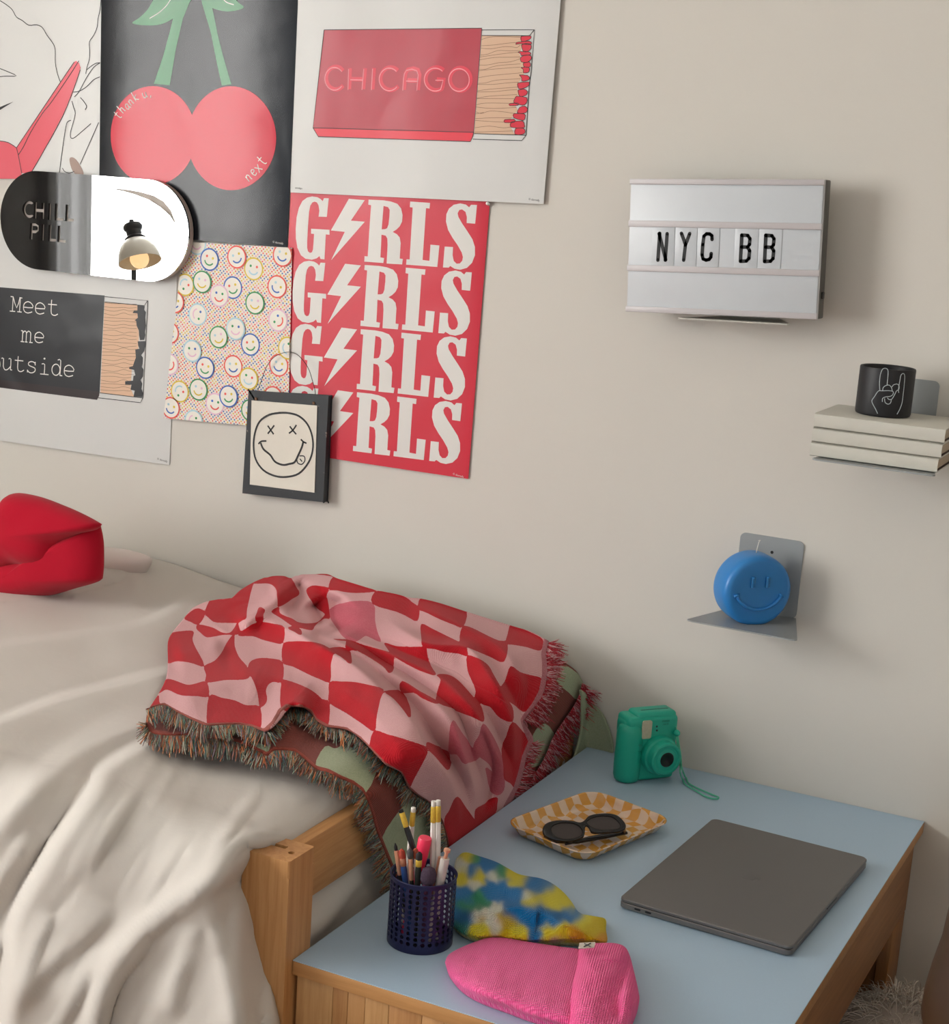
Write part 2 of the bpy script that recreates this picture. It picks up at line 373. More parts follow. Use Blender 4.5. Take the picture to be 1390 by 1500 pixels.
HD = [[(608, 190), (715, 185), (718, 215), (680, 238), (612, 250)], [(548, 285), (555, 262), (600, 255), (700, 245), (730, 270), (700, 285), (600, 275)], [(612, 290), (650, 275), (715, 280), (722, 330), (680, 368), (630, 360)],
      [(572, 372), (610, 365), (700, 370), (715, 400), (610, 412), (605, 392)], [(598, 440), (640, 408), (715, 410), (725, 450), (680, 490), (610, 485)], [(632, 500), (700, 485), (715, 520), (700, 545), (640, 540)],
      [(605, 550), (695, 545), (700, 590), (680, 610), (632, 610), (635, 575)], [(588, 635), (680, 640), (705, 680), (660, 705), (615, 705), (615, 670)], [(570, 728), (690, 715), (700, 750), (650, 785), (580, 795)],
      [(572, 810), (640, 797), (682, 830), (660, 870), (600, 885), (580, 860)], [(555, 880), (670, 895), (668, 960), (620, 985), (525, 955), (535, 910)], [(475, 965), (570, 960), (575, 985), (478, 990)],
      [(560, 1070), (590, 1010), (650, 995), (682, 1030), (660, 1070), (600, 1080)], [(525, 1080), (640, 1082), (655, 1120), (630, 1160), (525, 1130)], [(420, 1150), (530, 1145), (530, 1180), (420, 1185)],
      [(498, 1175), (620, 1165), (645, 1210), (635, 1245), (490, 1238)], [(545, 1250), (630, 1248), (655, 1290), (620, 1322), (535, 1318)]]
prints('printed_match_head', [[wl(z3(cr(h, 4)))] for h in HD], YH-2*e, paper('#d9293f', .35), hp)
strokes([z3(h+[h[0]]) for h in HD], .0009, YH-3*e, 'printed_line', INK, hp, 2)
ML = [[(150, 230), (250, 200), (400, 195), (600, 200)], [(150, 300), (300, 290), (450, 270), (550, 262)], [(148, 328), (260, 335), (400, 312), (500, 312), (560, 320), (600, 290)], [(140, 408), (230, 395), (340, 355), (480, 358), (600, 355)],
      [(135, 430), (300, 405), (450, 385), (575, 375)], [(132, 462), (300, 435), (450, 432), (595, 428)], [(128, 522), (230, 520), (350, 495), (480, 485), (590, 452)], [(125, 572), (200, 570), (330, 530), (600, 508)],
      [(125, 588), (300, 568), (600, 545)], [(118, 668), (250, 645), (400, 630), (620, 610)], [(112, 732), (200, 728), (330, 695), (600, 680)], [(110, 745), (280, 745), (420, 730), (570, 718)],
      [(105, 820), (250, 800), (575, 775)], [(105, 832), (300, 828), (450, 812), (560, 805)], [(100, 905), (250, 880), (560, 862)], [(100, 908), (530, 910)], [(95, 980), (200, 960), (470, 962)], [(90, 1005), (280, 1022), (555, 1010)],
      [(88, 1060), (150, 1080), (250, 1052), (400, 1060), (530, 1080)], [(85, 1085), (180, 1068)], [(80, 1140), (260, 1130), (525, 1130)], [(80, 1160), (300, 1175), (420, 1180)], [(75, 1245), (240, 1225), (400, 1245), (490, 1235)], [(72, 1295), (540, 1280)]]
strokes([z3(p) for p in ML], .0006, YH-2*e, 'printed_line', paper('#7a5440', .5), hp, 3)
strokes([z3(p) for p in ([(158, 118), (760, 115), (722, 600), (700, 760), (662, 1330), (615, 1392), (55, 1376)], [(755, 118), (705, 183), (158, 182)], [(660, 1330), (70, 1312)])]
        + [z2(p) for p in ([(196, 148), (960, 140), (921, 643), (142, 621), (196, 148)], [(142, 621), (168, 664), (905, 688), (917, 660), (921, 643)])], .0012, YH-3*e, 'printed_line', INK, hp, 0)
z4 = Z(460, 80, 5.56)
CHI = [arc(190, 200, 77, 92, 40, 320, 24), [(305, 120), (300, 290)], [(428, 120), (413, 290)], [(318, 207), (418, 210)], [(500, 118), (489, 292)], arc(635, 205, 82, 92, 45, 320, 24),
       [(745, 296), (752, 200), (758, 160), (775, 132), (820, 122), (860, 135), (872, 170), (860, 298)], [(772, 218), (865, 221)], arc(1010, 207, 88, 93, 48, 300, 24)+[(1060, 270), (1075, 212), (1012, 212)], arc(1204, 210, 84, 92, 0, 360, 30)]
strokes([z4([(x+12, y-5) for x, y in p]) for p in CHI], .0072, YH-2*e, 'lettering', paper('#dd3048', .33), hp, 0)
strokes([z4([(x+1, y+1) for x, y in p]) for p in CHI], .0016, YH-3*e, 'lettering', paper('#f29aa2', .4), hp, 0)
text('lettering', 'paradigm', 433, 276, 2.6, INK, hp, YH-e, -2); text('lettering', '\u00a9 dormify', 775, 293, 3, INK, hp, YH-e, -3)
# ---- GIRLS poster
YG = -.0026
gp, rect = poster('poster', 'red poster printed with GIRLS four times in white slab letters with lightning bolts', [(427.5, 280), (718.5, 294.5), (687, 701), (409, 659)], .0006, '#cf2f42', YG, rough=.36)
g1 = Z(420, 280, 8.6875); g2 = Z(530, 285, 7.316)
G_ = [(555, 92), (530, 328), (425, 325), (435, 250), (425, 180), (405, 145), (375, 133), (345, 145), (320, 185), (305, 260), (290, 450), (280, 640), (280, 720), (290, 765), (315, 785), (340, 778), (355, 740), (362, 640), (368, 545), (330, 540), (330, 478), (565, 492), (565, 555), (518, 550), (500, 868), (450, 862), (437, 825), (400, 855), (340, 872), (260, 860), (200, 815), (155, 720), (135, 600), (132, 480), (145, 330), (175, 210), (220, 125), (280, 82), (345, 68), (410, 78), (450, 100), (478, 128), (495, 90)]
BOLT = [(812, 98), (1015, 115), (838, 375), (1015, 390), (585, 878), (760, 518), (582, 500)]
RO = [(92, 55), (250, 62), (330, 75), (400, 100), (440, 150), (455, 220), (450, 290), (425, 340), (390, 375), (350, 400), (395, 425), (425, 460), (435, 520), (430, 600), (425, 685), (458, 690), (450, 748), (285, 738), (290, 640), (295, 540), (292, 470), (275, 440), (230, 430), (225, 550), (218, 672), (258, 680), (250, 733), (45, 718), (48, 660), (82, 662), (98, 400), (118, 115), (88, 108)]
RH = [(252, 122), (300, 135), (318, 165), (315, 230), (305, 320), (290, 360), (270, 370), (232, 372)]
L_ = [(537, 75), (748, 90), (742, 150), (705, 146), (668, 700), (740, 710), (752, 537), (847, 545), (825, 775), (493, 750), (497, 693), (530, 695), (563, 140), (533, 135)]
S_ = [(1247, 112), (1228, 313), (1138, 305), (1140, 240), (1125, 185), (1090, 160), (1060, 165), (1042, 200), (1050, 240), (1090, 310), (1150, 400), (1200, 480), (1225, 560), (1225, 650), (1195, 730), (1140, 785), (1070, 805), (1010, 795), (962, 765), (945, 783), (885, 780), (903, 557), (992, 562), (988, 650), (1000, 710), (1030, 740), (1065, 738), (1090, 710), (1098, 670), (1085, 620), (1040, 540), (985, 460), (940, 380), (917, 290), (922, 210), (950, 150), (1000, 110), (1070, 95), (1130, 108), (1165, 137), (1185, 110)]
a0 = np.array(wl([(542, 293.5)])[0]); a3 = np.array(wl([(525, 575)])[0]); dv = (a3-a0)/3
GW = paper('#dcdad6', .4)
for k in range(4):
    sh = lambda L: [(p[0]+dv[0]*k, p[1]+dv[1]*k) for p in L]
    for lt_ in ([sh(wl(g1(G_)))], [sh(wl(g2(L_)))], [sh(wl(g2(S_)))], [sh(wl(g2(RO))), sh(wl(g2(RH)))]): prints('printed_letter', [lt_], YG-e, GW, gp)
    prints('printed_lightning_bolt', [[sh(wl(g1(BOLT)))]], YG-e, GW, gp)
text('lettering', '\u00a9 dormify', 664, 695, 3, GW, gp, YG-e, -8)
tk = onY(715, 298, -.0055); V, F = lathe([(0, .0045), (.0025, .004), (.0035, .0), (.0038, -.001), (.0, -.001)], 20, Matrix.Translation(tk) @ Matrix.Rotation(math.pi/2, 4, 'X'))
tag(link('wall_tack', mesh(V, F), plain('#d9d6d0', .3), None, sharp=40), 'small white tack holding the top right corner of the red GIRLS poster', 'tack')
# ---- Meet me outside poster
mp_, rect = poster('poster', 'white poster with a black Meet me outside matchbox, below the capsule mirror', [(-120, 330), (262, 360), (249, 681), (-120, 627)], .0006, '#d1d1cf', YB, rough=.38)
z5 = Z(0, 420, 5.7917)
prints('printed_box', [[wl(z5([(-600, -50), (0, 2), (902, 73), (860, 890), (0, 785), (-600, 712)]))]], YB-e, paper('#1d2026', .3), mp_, rect)
prints('printed_box', [[wl(z5([(-600, 712), (0, 785), (860, 890), (855, 925), (838, 958), (0, 852), (-600, 780)]))]], YB-e, paper('#2e2427', .3), mp_, rect)
prints('printed_matches', [[wl(z5([(902, 128), (1178, 152), (1180, 300), (1190, 400), (1185, 520), (1160, 620), (1130, 700), (1120, 860), (1150, 930), (865, 900)]))]], YB-e, paper('#ddb799', .5), mp_, rect)
prints('printed_match_head', [[wl(z5([(1178, 152), (1240, 165), (1235, 195), (1250, 215), (1245, 260), (1250, 330), (1242, 380), (1245, 410), (1235, 450), (1200, 452), (1192, 410), (1190, 370), (1172, 330), (1168, 290), (1155, 285), (1182, 262), (1178, 225), (1138, 222), (1150, 200), (1178, 200)]))],
   [wl(z5([(1180, 462), (1245, 460), (1245, 500), (1235, 545), (1210, 580), (1225, 600), (1222, 650), (1215, 680), (1230, 700), (1225, 760), (1205, 790), (1218, 820), (1212, 865), (1225, 900), (1220, 935), (1145, 930), (1155, 880), (1120, 872), (1128, 830), (1075, 828), (1075, 800), (1140, 795), (1145, 755), (1160, 750), (1150, 705), (1108, 695), (1110, 680), (1140, 672), (1150, 640), (1165, 600), (1160, 530), (1195, 525), (1185, 500)]))]], YB-2*e, paper('#2a2b2f', .35), mp_, rect)
random.seed(3)
ML2 = []
for k in range(26):
    y = 150+k*29.5+random.uniform(-4, 4); x1 = 1172-(20 if k > 15 else 0)-(25 if k > 20 else 0); a = random.uniform(-12, 12)
    ML2.append([(900-k*1.4, y-12), (980, y-6+a), (1060, y-3-a), (1110, y), (x1, y+random.uniform(-6, 6))])
strokes([z5(p) for p in ML2], .0006, YB-2*e, 'printed_line', paper('#6a5040', .5), mp_, 3)
strokes([z5(p) for p in ([(904, 83), (1266, 118), (1225, 940), (1203, 982), (850, 940)], [(1262, 120), (1237, 160), (904, 128)], [(1225, 942), (862, 898)])], .0014, YB-3*e, 'printed_line', INK, mp_, 0)
def e_(cx, cy, s=1.):
    return [[(cx-36*s, cy-3*s), (cx+38*s, cy+2*s), (cx+32*s, cy-30*s), (cx, cy-50*s), (cx-32*s, cy-34*s), (cx-40*s, cy), (cx-32*s, cy+32*s), (cx-2*s, cy+47*s), (cx+34*s, cy+37*s)]]
MM = [[(100, 205), (147, 209)], [(123, 207), (130, 84)], [(108, 82), (133, 85)], [(131, 88), (160, 178), (188, 92)], [(184, 92), (208, 95)], [(192, 94), (184, 212)], [(165, 210), (202, 214)]]
MM += e_(258, 175)+e_(360, 184)+[[(458, 110), (453, 205), (462, 235), (488, 242), (510, 230)], [(428, 147), (502, 153)]]
MM += [[(198, 371), (214, 373)], [(213, 373), (207, 465)], [(193, 463), (224, 466)], [(212, 392), (228, 374), (242, 384), (243, 402), (240, 466)], [(231, 466), (252, 468)], [(243, 394), (260, 375), (277, 386), (280, 405), (276, 470)], [(267, 470), (296, 473)]]+e_(352, 430, .93)
MM += [arc(-12, 655, 30, 46, 0, 360, 16), [(30, 606), (48, 608), (45, 672), (60, 703), (85, 698), (106, 675)], [(92, 611), (111, 613), (106, 703)], [(104, 702), (120, 705)],
       [(173, 588), (168, 685), (178, 713), (200, 718), (222, 705)], [(144, 621), (216, 628)], [(318, 665), (315, 645), (290, 633), (264, 640), (262, 662), (288, 676), (316, 690), (315, 715), (290, 729), (265, 723), (252, 705)], [(319, 636), (317, 664)], [(252, 702), (251, 724)],
       [(374, 654), (399, 657), (394, 740)], [(360, 737), (431, 744)], arc(494, 702, 34, 47, 0, 360, 18), [(510, 621), (535, 624), (527, 752)], [(526, 751), (547, 753)]]+e_(604, 713)
strokes([z5(p) for p in MM], .0019, YB-3*e, 'lettering', LT, mp_, 2, rect)
V = wl(z5(arc(397, 608, 8, 8, 0, 360, 10)[:-1])); prints('lettering', [[V]], YB-3*e, LT, mp_)
text('lettering', '\u00a9 dormify', 231, 673, 3, INK, mp_, YB-e, -7)
# ---- smiley pattern poster
YS = -.0070
n = NT('dotted_paper'); geo = n.n('NewGeometry'); sc_ = n.n('Mapping', Scale=(190, 190, 190)); sc_.inputs['Rotation'].default_value = (0, .72, 0); n.l(geo.outputs['Position'], sc_.inputs[0])
sp = n.n('SeparateXYZ'); n.l(sc_.outputs[0], sp.inputs[0])
fx = n.math('SUBTRACT', n.math('FRACT', sp.outputs[0]), .5); fz = n.math('SUBTRACT', n.math('FRACT', sp.outputs[2]), .5)
d2 = n.math('ADD', n.math('MULTIPLY', fx, fx), n.math('MULTIPLY', fz, fz)); msk = n.math('LESS_THAN', d2, .085)
cb = n.n('CombineXYZ'); n.l(n.math('FLOOR', sp.outputs[0]), cb.inputs[0]); n.l(n.math('FLOOR', sp.outputs[2]), cb.inputs[2]); wn = n.n('TexWhiteNoise'); n.l(cb.outputs[0], wn.inputs['Vector'])
rp = n.n('ValToRGB'); rp.color_ramp.interpolation = 'CONSTANT'; rp.color_ramp.elements[0].color = lin('#e2473f'); rp.color_ramp.elements[1].position = .33; rp.color_ramp.elements[1].color = lin('#2f5aa8')
x_ = rp.color_ramp.elements.new(.6); x_.color = lin('#d9b12f'); x_ = rp.color_ramp.elements.new(.85); x_.color = lin('#e58fb0'); n.l(wn.outputs['Value'], rp.inputs[0])
n.l(n.mix(msk, lin('#e4ddcf'), rp.outputs[0]), n.b.inputs['Base Color']); setp(n, .5); DOTS = n.m
q = wl([(273, 354), (431, 363), (425, 628), (243, 612)])
V, F = prism([q], YS, YS+.0006); sm = link('poster', mesh(V, F), DOTS); tag(sm, 'dotted cream poster covered with outlined smiley faces in many colours', 'poster'); rect = q
PAL = {'b': '#2f62b5', 'r': '#e5554b', 'y': '#d9bd33', 'g': '#2f8f52', 'l': '#a9cfdc', 'p': '#e3b9cf'}
CREAM = paper('#ebe6dc', .5)
z7 = Z(230, 340, 3.571)
SM = [(220, 60, 'l', 'gb', 'p', 0), (287, 143, 'b', 'ry', 'g', -15), (430, 130, 'r', 'ly', 'b', 20), (670, 120, 'r', 'ly', 'b', -10), (517, 192, 'y', 'gr', 'l', -5), (640, 285, 'r', 'ly', 'b', -35),
      (160, 275, 'y', 'rg', 'l', 215), (250, 260, 'g', 'lp', 'y', -5), (408, 290, 'b', 'ry', 'g', 15), (338, 332, 'p', 'bg', 'r', -5), (525, 370, 'g', 'lp', 'y', 0), (108, 365, 'r', 'ly', 'b', -15),
      (225, 430, 'l', 'bg', 'p', -105), (645, 460, 'p', 'gb', 'r', 60), (335, 548, 'g', 'lp', 'y', 15), (425, 505, 'l', 'gb', 'p', 0), (500, 587, 'b', 'ry', 'g', 10), (80, 525, 'r', 'ly', 'b', -10),
      (265, 708, 'b', 'ry', 'g', -10), (198, 620, 'l', 'gb', 'p', 0), (410, 700, 'r', 'ly', 'b', 5), (78, 690, 'p', 'gb', 'r', 60), (492, 765, 'y', 'gr', 'l', -15), (697, 605, 'y', 'gr', 'l', -70), (648, 695, 'r', 'ly', 'b', -10),
      (132, 832, 'y', 'rg', 'l', 215), (230, 822, 'g', 'lp', 'y', -10), (388, 857, 'b', 'ry', 'g', 5), (315, 897, 'p', 'bg', 'r', -5), (85, 917, 'r', 'ly', 'b', -15), (205, 985, 'l', 'gb', 'p', -100), (620, 862, 'r', 'ly', 'b', 0), (500, 930, 'g', 'lp', 'y', 0), (405, 1060, 'l', 'gb', 'p', 0)]
for i, (x, y, rc, ey, mo, rot) in enumerate(SM):
    c = wl(z7([(x, y)]))[0]; R0 = .0208; yy = YS-e*(1+(i % 4)*2.0)
    circ = lambda r, cx=0., cy=0., nn=40: [(c[0]+cx+r*math.cos(2*math.pi*k/nn), c[1]+cy+r*math.sin(2*math.pi*k/nn)) for k in range(nn)]
    rt = lambda u, v: (u*math.cos(math.radians(rot))-v*math.sin(math.radians(rot)), u*math.sin(math.radians(rot))+v*math.cos(math.radians(rot)))
    mb = MB(); mats = [paper(PAL[rc], .5), CREAM, paper(PAL[ey[0]], .5), paper(PAL[ey[1]], .5), paper(PAL[mo], .5)]
    def pl(poly, Y, m):
        poly = clip(poly, rect)
        if len(poly) < 3: return
        V = [(v[0], Y, v[1]) for v in poly]; f = tuple(range(len(V))); a, b, cc = Vector(V[0]), Vector(V[1]), Vector(V[len(V)//2])
        if (b-a).cross(cc-a).y > 0: f = f[::-1]
        mb.add((V, [f]), m)
    pl(circ(R0), yy, 0); pl(circ(R0*.87), yy-e*.5, 1)
    for s_, m in ((-1, 2), (1, 3)):
        u, v = rt(s_*.0068, .0045); pl(circ(.0024, u, v, 12), yy-e*.9, m)
    pts = [rt(.0098*math.cos(math.radians(a)), -.001+.0092*math.sin(math.radians(a))) for a in range(200, 341, 10)]
    for quad in ribbon([(c[0]+u, c[1]+v) for u, v in pts], .0026): pl(quad, yy-e*.9, 4)
    link('printed_smiley', mb.mesh(), mats, sm)
def bend(o, q, A, pw=4., phase=0., A2=0.):
    x0 = min(p[0] for p in q); x1 = max(p[0] for p in q); z0 = min(p[1] for p in q); z1 = max(p[1] for p in q)
    for ob in [o]+[c for c in bpy.data.objects if c.parent == o]:
        bm = bmesh.new(); bm.from_mesh(ob.data); k = 0
        lo_ = min(v.co.x for v in bm.verts); hi_ = max(v.co.x for v in bm.verts); x = x0
        while x < x1:
            if lo_ < x < hi_: bmesh.ops.bisect_plane(bm, geom=list(bm.verts)+list(bm.edges)+list(bm.faces), plane_co=(x, 0, 0), plane_no=(1, 0, 0), dist=1e-6)
            x += .008
        for v in bm.verts:
            uu = min(max((v.co.x-x0)/(x1-x0), 0), 1); ww = (v.co.z-z0)/(z1-z0)
            v.co.y -= A*(1-abs(2*uu-1)**pw)*(1+.0*ww)+A2*(math.sin(uu*9.+phase)*.5+.5)*(1-abs(2*uu-1)**pw)
        bm.to_mesh(ob.data); bm.free(); ob.data.shade_smooth(); ob.data.set_sharp_from_angle(angle=math.radians(40))
POSTERS = [(BENDS[i][0], BENDS[i][1])+t for i, t in enumerate([(.002, 6., 0., .001), (.0065, 5., 1.2, .0012), (.003, 10., 2.0, .0014), (.0025, 12., 3.2, .0010), (.003, 8., 3.0, .0018)])]
for nm_, o_, A_, pw_, ph_, a2_ in POSTERS: bend(o_, nm_, A_, pw_, ph_, a2_)
# ================================================================== CAPSULE MIRROR
def capsule(x0, x1, z0, z1, nn=28):
    r = (z1-z0)/2; zc = (z0+z1)/2
    return [(x1-r+r*math.cos(a), zc+r*math.sin(a)) for a in [math.radians(-90+180*k/nn) for k in range(nn+1)]]+[(x0+r-r*math.cos(a), zc-r*math.sin(a)) for a in [math.radians(-90+180*k/nn) for k in range(nn+1)]]
YM = -.027
mx0 = onY(0.5, 335, YM)[0]; mx1 = onY(276, 345, YM)[0]; mz1 = onY(140, 257, YM)[2]; mz0 = onY(140, 404, YM)[2]
mir = thing('capsule_mirror', 'capsule-shaped wall mirror, black half with cut-out CHILL PILL letters and mirrored half', 'mirror', ((mx0+mx1)/2, 0, (mz0+mz1)/2))
V, F = prism([capsule(mx0, mx1, mz0, mz1)], YM+.005, -.0115); link('backing_board', mesh(V, F), plain('#b9aea6', .6), mir, sharp=40)
xs = onY(133.5, 330, YM)[0]; cap = capsule(mx0, mx1, mz0, mz1, 40)
left = clip(cap, [(mx0-1, mz0-1), (xs-.0004, mz0-1), (xs-.0004, mz1+1), (mx0-1, mz1+1)]); right = clip(cap, [(xs+.0006, mz0-1), (mx1+1, mz0-1), (mx1+1, mz1+1), (xs+.0006, mz1+1)])
z8 = Z(0, 200, 4.633)
def bar(x0, y0, x1, y1, w): return [(x0-w/2, y0), (x0+w/2, y0), (x1+w/2, y1), (x1-w/2, y1)]
CC = arc(196, 495, 44, 58, 48, 312, 22)+arc(196, 495, 25, 39, 312, 48, 22)
HH = [(232, 446), (250, 447), (248, 490), (281, 493), (283, 450), (301, 451), (297, 560), (279, 559), (280, 513), (247, 510), (245, 556), (227, 555)]
II = [(328, 452), (346, 453), (342, 566), (324, 565)]
L1 = [(373, 456), (391, 457), (388, 552), (430, 555), (430, 572), (370, 569)]
L2 = [(446, 461), (464, 462), (461, 556), (500, 559), (500, 577), (441, 574)]
PO = [(206, 588), (240, 590), (262, 605), (262, 640), (242, 655), (220, 654), (218, 698), (199, 697)]; PI_ = [(223, 606), (236, 607), (244, 616), (243, 632), (234, 638), (221, 637)]
I2 = [(282, 596), (299, 597), (295, 706), (278, 705)]
L3 = [(330, 600), (348, 601), (345, 693), (381, 696), (381, 713), (326, 710)]
L4 = [(392, 605), (410, 606), (407, 700), (445, 703), (445, 720), (388, 716)]
holes = [wl(z8(h), YM) for h in (CC, HH, II, L1, L2, PO, I2, L3, L4)]
n = NT('black_acrylic'); n.b.inputs['Base Color'].default_value = (.006, .006, .007, 1); setp(n, .03, 0, .32); BLKA = n.m
V, F = prism([left]+holes, YM, YM+.005); link('black_panel', mesh(V, F), BLKA, mir)
V, F = prism([wl(z8(PI_), YM)], YM, YM+.005); link('letter_counter', mesh(V, F), BLKA, mir)
n = NT('mirror_glass'); n.b.inputs['Base Color'].default_value = (.93, .94, .94, 1); setp(n, .0, 1.0); MIR = n.m
brow = [(737, 350), (850, 358), (950, 375), (1040, 400), (1110, 440), (1160, 500), (1190, 580), (1180, 580), (1150, 535), (1090, 480), (1010, 430), (920, 395), (830, 370)]
V, F = prism([right, wl(z8(brow), YM)], YM, YM+.005); link('mirror_panel', mesh(V, F), MIR, mir)
# ================================================================== DESK LAMP (seen in the mirror)
def mirror_point(px, py, dist):
    a = onY(px, py, YM); d = ray(px, py).copy(); d[1] = -d[1]; return a+d*dist
LD = 2.1; lc = mirror_point(205, 383, LD)
lamp = thing('desk_lamp', 'white dome lamp with black neck and lit warm bulb, reflected in the capsule mirror', 'lamp', (lc[0], lc[1], 0))
dd = np.linalg.norm(onY(205, 383, YM)-CAM)+LD; k_ = dd/FPX     # metres per pixel there
vr = ray(205, 383); vr[1] = -vr[1]
ax = Vector((.12, .0, 1)); ax = (ax + Vector((0, 0, 0))).normalized()
# shade axis leans so that the open side tips toward the reflected view
side = Vector((CR[0], -CR[1], CR[2])); upv = Vector((CU[0], -CU[1], CU[2])); tow = -Vector(vr)
axis = (upv*.95-side*.20-tow*.15).normalized()
zq = axis; xq = Vector((0, 0, 1)).cross(zq).normalized(); yq = zq.cross(xq)
LM = Matrix(((xq.x, yq.x, zq.x, lc[0]), (xq.y, yq.y, zq.y, lc[1]), (xq.z, yq.z, zq.z, lc[2]), (0, 0, 0, 1)))
R0 = 30.5*k_
prof = [(R0, -.02*R0), (R0*.99, .12*R0), (R0*.93, .40*R0), (R0*.80, .72*R0), (R0*.60, .98*R0), (R0*.36, 1.12*R0), (R0*.34, 1.16*R0), (R0*.30, 1.1*R0), (R0*.57, .93*R0), (R0*.77, .68*R0), (R0*.9, .38*R0), (R0*.96, .1*R0), (R0*.97, -.02*R0), (R0, -.02*R0)]
V, F = lathe(prof, 40, LM); link('lamp_shade', mesh(V, F), plain('#cfcdc4', .35), lamp, sharp=60)
V, F = lathe([(0, 2.05*R0), (.12*R0, 2.05*R0), (.13*R0, 1.85*R0), (.40*R0, 1.83*R0), (.46*R0, 1.72*R0), (.44*R0, 1.6*R0), (.36*R0, 1.5*R0), (.37*R0, 1.25*R0), (.5*R0, 1.14*R0), (.5*R0, 1.04*R0), (0, 1.04*R0)], 32, LM)
BLKM = plain('#26282c', .35); link('lamp_neck', mesh(V, F), BLKM, lamp, sharp=40)
bu = NT('lit_bulb'); bu.b.inputs['Emission Color'].default_value = (1, .62, .30, 1); bu.b.inputs['Emission Strength'].default_value = 1.1; bu.b.inputs['Base Color'].default_value = (.3, .25, .2, 1)
br = .44*R0
V, F = lathe([(br*math.sin(math.radians(a)), .12*R0-br*math.cos(math.radians(a))) for a in range(0, 181, 12)], 28, LM); link('bulb', mesh(V, F), bu.m, lamp, smooth=True)
neck = LM @ Vector((0, 0, 1.3*R0)); back = neck-Vector((tow.x, tow.y, 0)).normalized()*.09
tube_obj('pole', [(back.x, back.y, .03), (back.x, back.y, neck.z-.04), back+Vector((0, 0, .0)), neck], .0085, BLKM, lamp)
V, F = lathe([(0, 0), (.12, 0), (.12, .018), (.02, .03), (0, .03)], 40, Matrix.Translation((back.x, back.y, 0))); link('base', mesh(V, F), BLKM, lamp, sharp=40)
# ================================================================== FRAMED DRAWING ON A WIRE
YF = -.022
fq = [(lambda q: (q[0], q[2]))(onY(*p_, YF)) for p_ in [(365, 573), (480, 581), (474, 735.5), (356, 721.5)]]
fr = thing('framed_drawing', 'small black wooden plaque with a wonky crossed-eyed smiley, hanging on a wire', 'picture', ((fq[0][0]+fq[2][0])/2, 0, fq[2][1]))
bmf = bmesh.new(); V, F = prism([fq], YF, -.0085)
for v in V: bmf.verts.new(v)
bmf.verts.ensure_lookup_table()
for f in F: bmf.faces.new([bmf.verts[i] for i in f])
bmesh.ops.dissolve_limit(bmf, angle_limit=.02, verts=bmf.verts, edges=bmf.edges); bmesh.ops.bevel(bmf, geom=list(bmf.edges), offset=.0016, segments=2, affect='EDGES')
n = NT('chipped_black_paint'); nz = n.n('TexNoise', Scale=60., Detail=6.); n.l(n.coords(), nz.inputs['Vector']); rp = n.n('ValToRGB'); n.l(nz.outputs['Fac'], rp.inputs[0])
rp.color_ramp.elements[0].position = .68; rp.color_ramp.elements[1].position = .72; rp.color_ramp.elements[0].color = lin('#2c3034'); rp.color_ramp.elements[1].color = lin('#8a8078')
n.l(rp.outputs[0], n.b.inputs['Base Color']); n.bump(nz.outputs['Fac'], .4, .002); setp(n, .55); FRB = n.m
link('plaque', bm_mesh(bmf), FRB, fr)
z9 = Z(230, 340, 3.571)
pq = wl(z9([(495, 880), (838, 908), (824, 1363), (486, 1320)]), YF-.001)
V, F = prism([pq], YF-.0015, YF-.0001); pc = link('drawing_sheet', mesh(V, F), plain('#ddd8cc', .7, var=.03), fr)
def fstrokes(paths, w, nm='drawn_line', sm=4, Y=YF-.0019):
    mb = MB()
    for p in paths:
        q = wl(z9(p), YF); q = cr(q, sm, False) if sm and len(q) > 2 else q
        for quad in ribbon(q, w):
            V = [(v[0], Y, v[1]) for v in quad]; f = (0, 1, 2, 3)
            if (Vector(V[1])-Vector(V[0])).cross(Vector(V[2])-Vector(V[0])).y > 0: f = f[::-1]
            mb.add((V, [f]))
    return link(nm, mb.mesh(), INK, pc)
fstrokes([[(645, 945), (590, 955), (540, 990), (515, 1050), (508, 1120), (520, 1190), (560, 1245), (620, 1275), (680, 1280), (745, 1262), (795, 1205), (817, 1140), (815, 1070), (790, 1005), (745, 962), (690, 946), (640, 945)]], .0037)
fstrokes([[(545, 1102), (560, 1135), (595, 1165), (620, 1200), (660, 1217), (695, 1212), (722, 1203), (740, 1170), (760, 1125), (768, 1095)]], .0038)
fstrokes([[(533, 1108), (548, 1094), (575, 1092)], [(755, 1083), (768, 1096), (785, 1104)], [(582, 1012), (598, 1035), (613, 1057)], [(616, 1010), (600, 1032), (582, 1054)], [(697, 1015), (713, 1036), (731, 1057)], [(732, 1008), (714, 1035), (693, 1052)]], .0030, sm=3)
fstrokes([[(748, 1170), (772, 1172), (776, 1195), (760, 1214), (740, 1208), (734, 1192)], [(750, 1185), (762, 1200)]], .0022)
HOL = plain('#6b4c33', .6)
for px_, py_ in ((517, 873), (819, 895)):
    c = onY(*z9([(px_, py_)])[0], YF-.0012); V, F = lathe([(0, .0012), (.0022, .0012), (.0030, .0003), (.0030, -.0005), (0, -.0005)], 16, Matrix.Translation(c) @ Matrix.Rotation(math.pi/2, 4, 'X')); link('screw_hole', mesh(V, F), HOL, fr, sharp=40)
wpts = [(520, 870), (530, 820), (545, 780), (570, 710), (605, 660), (650, 635), (700, 628), (745, 650), (790, 710), (812, 775), (828, 840), (819, 893)]
tube_obj('hanging_wire', [onY(*p, YF*.55-.004) for p in z9(cr(wpts, 4, False))], .0006, plain('#2a2522', .4, .7), fr, seg=6)
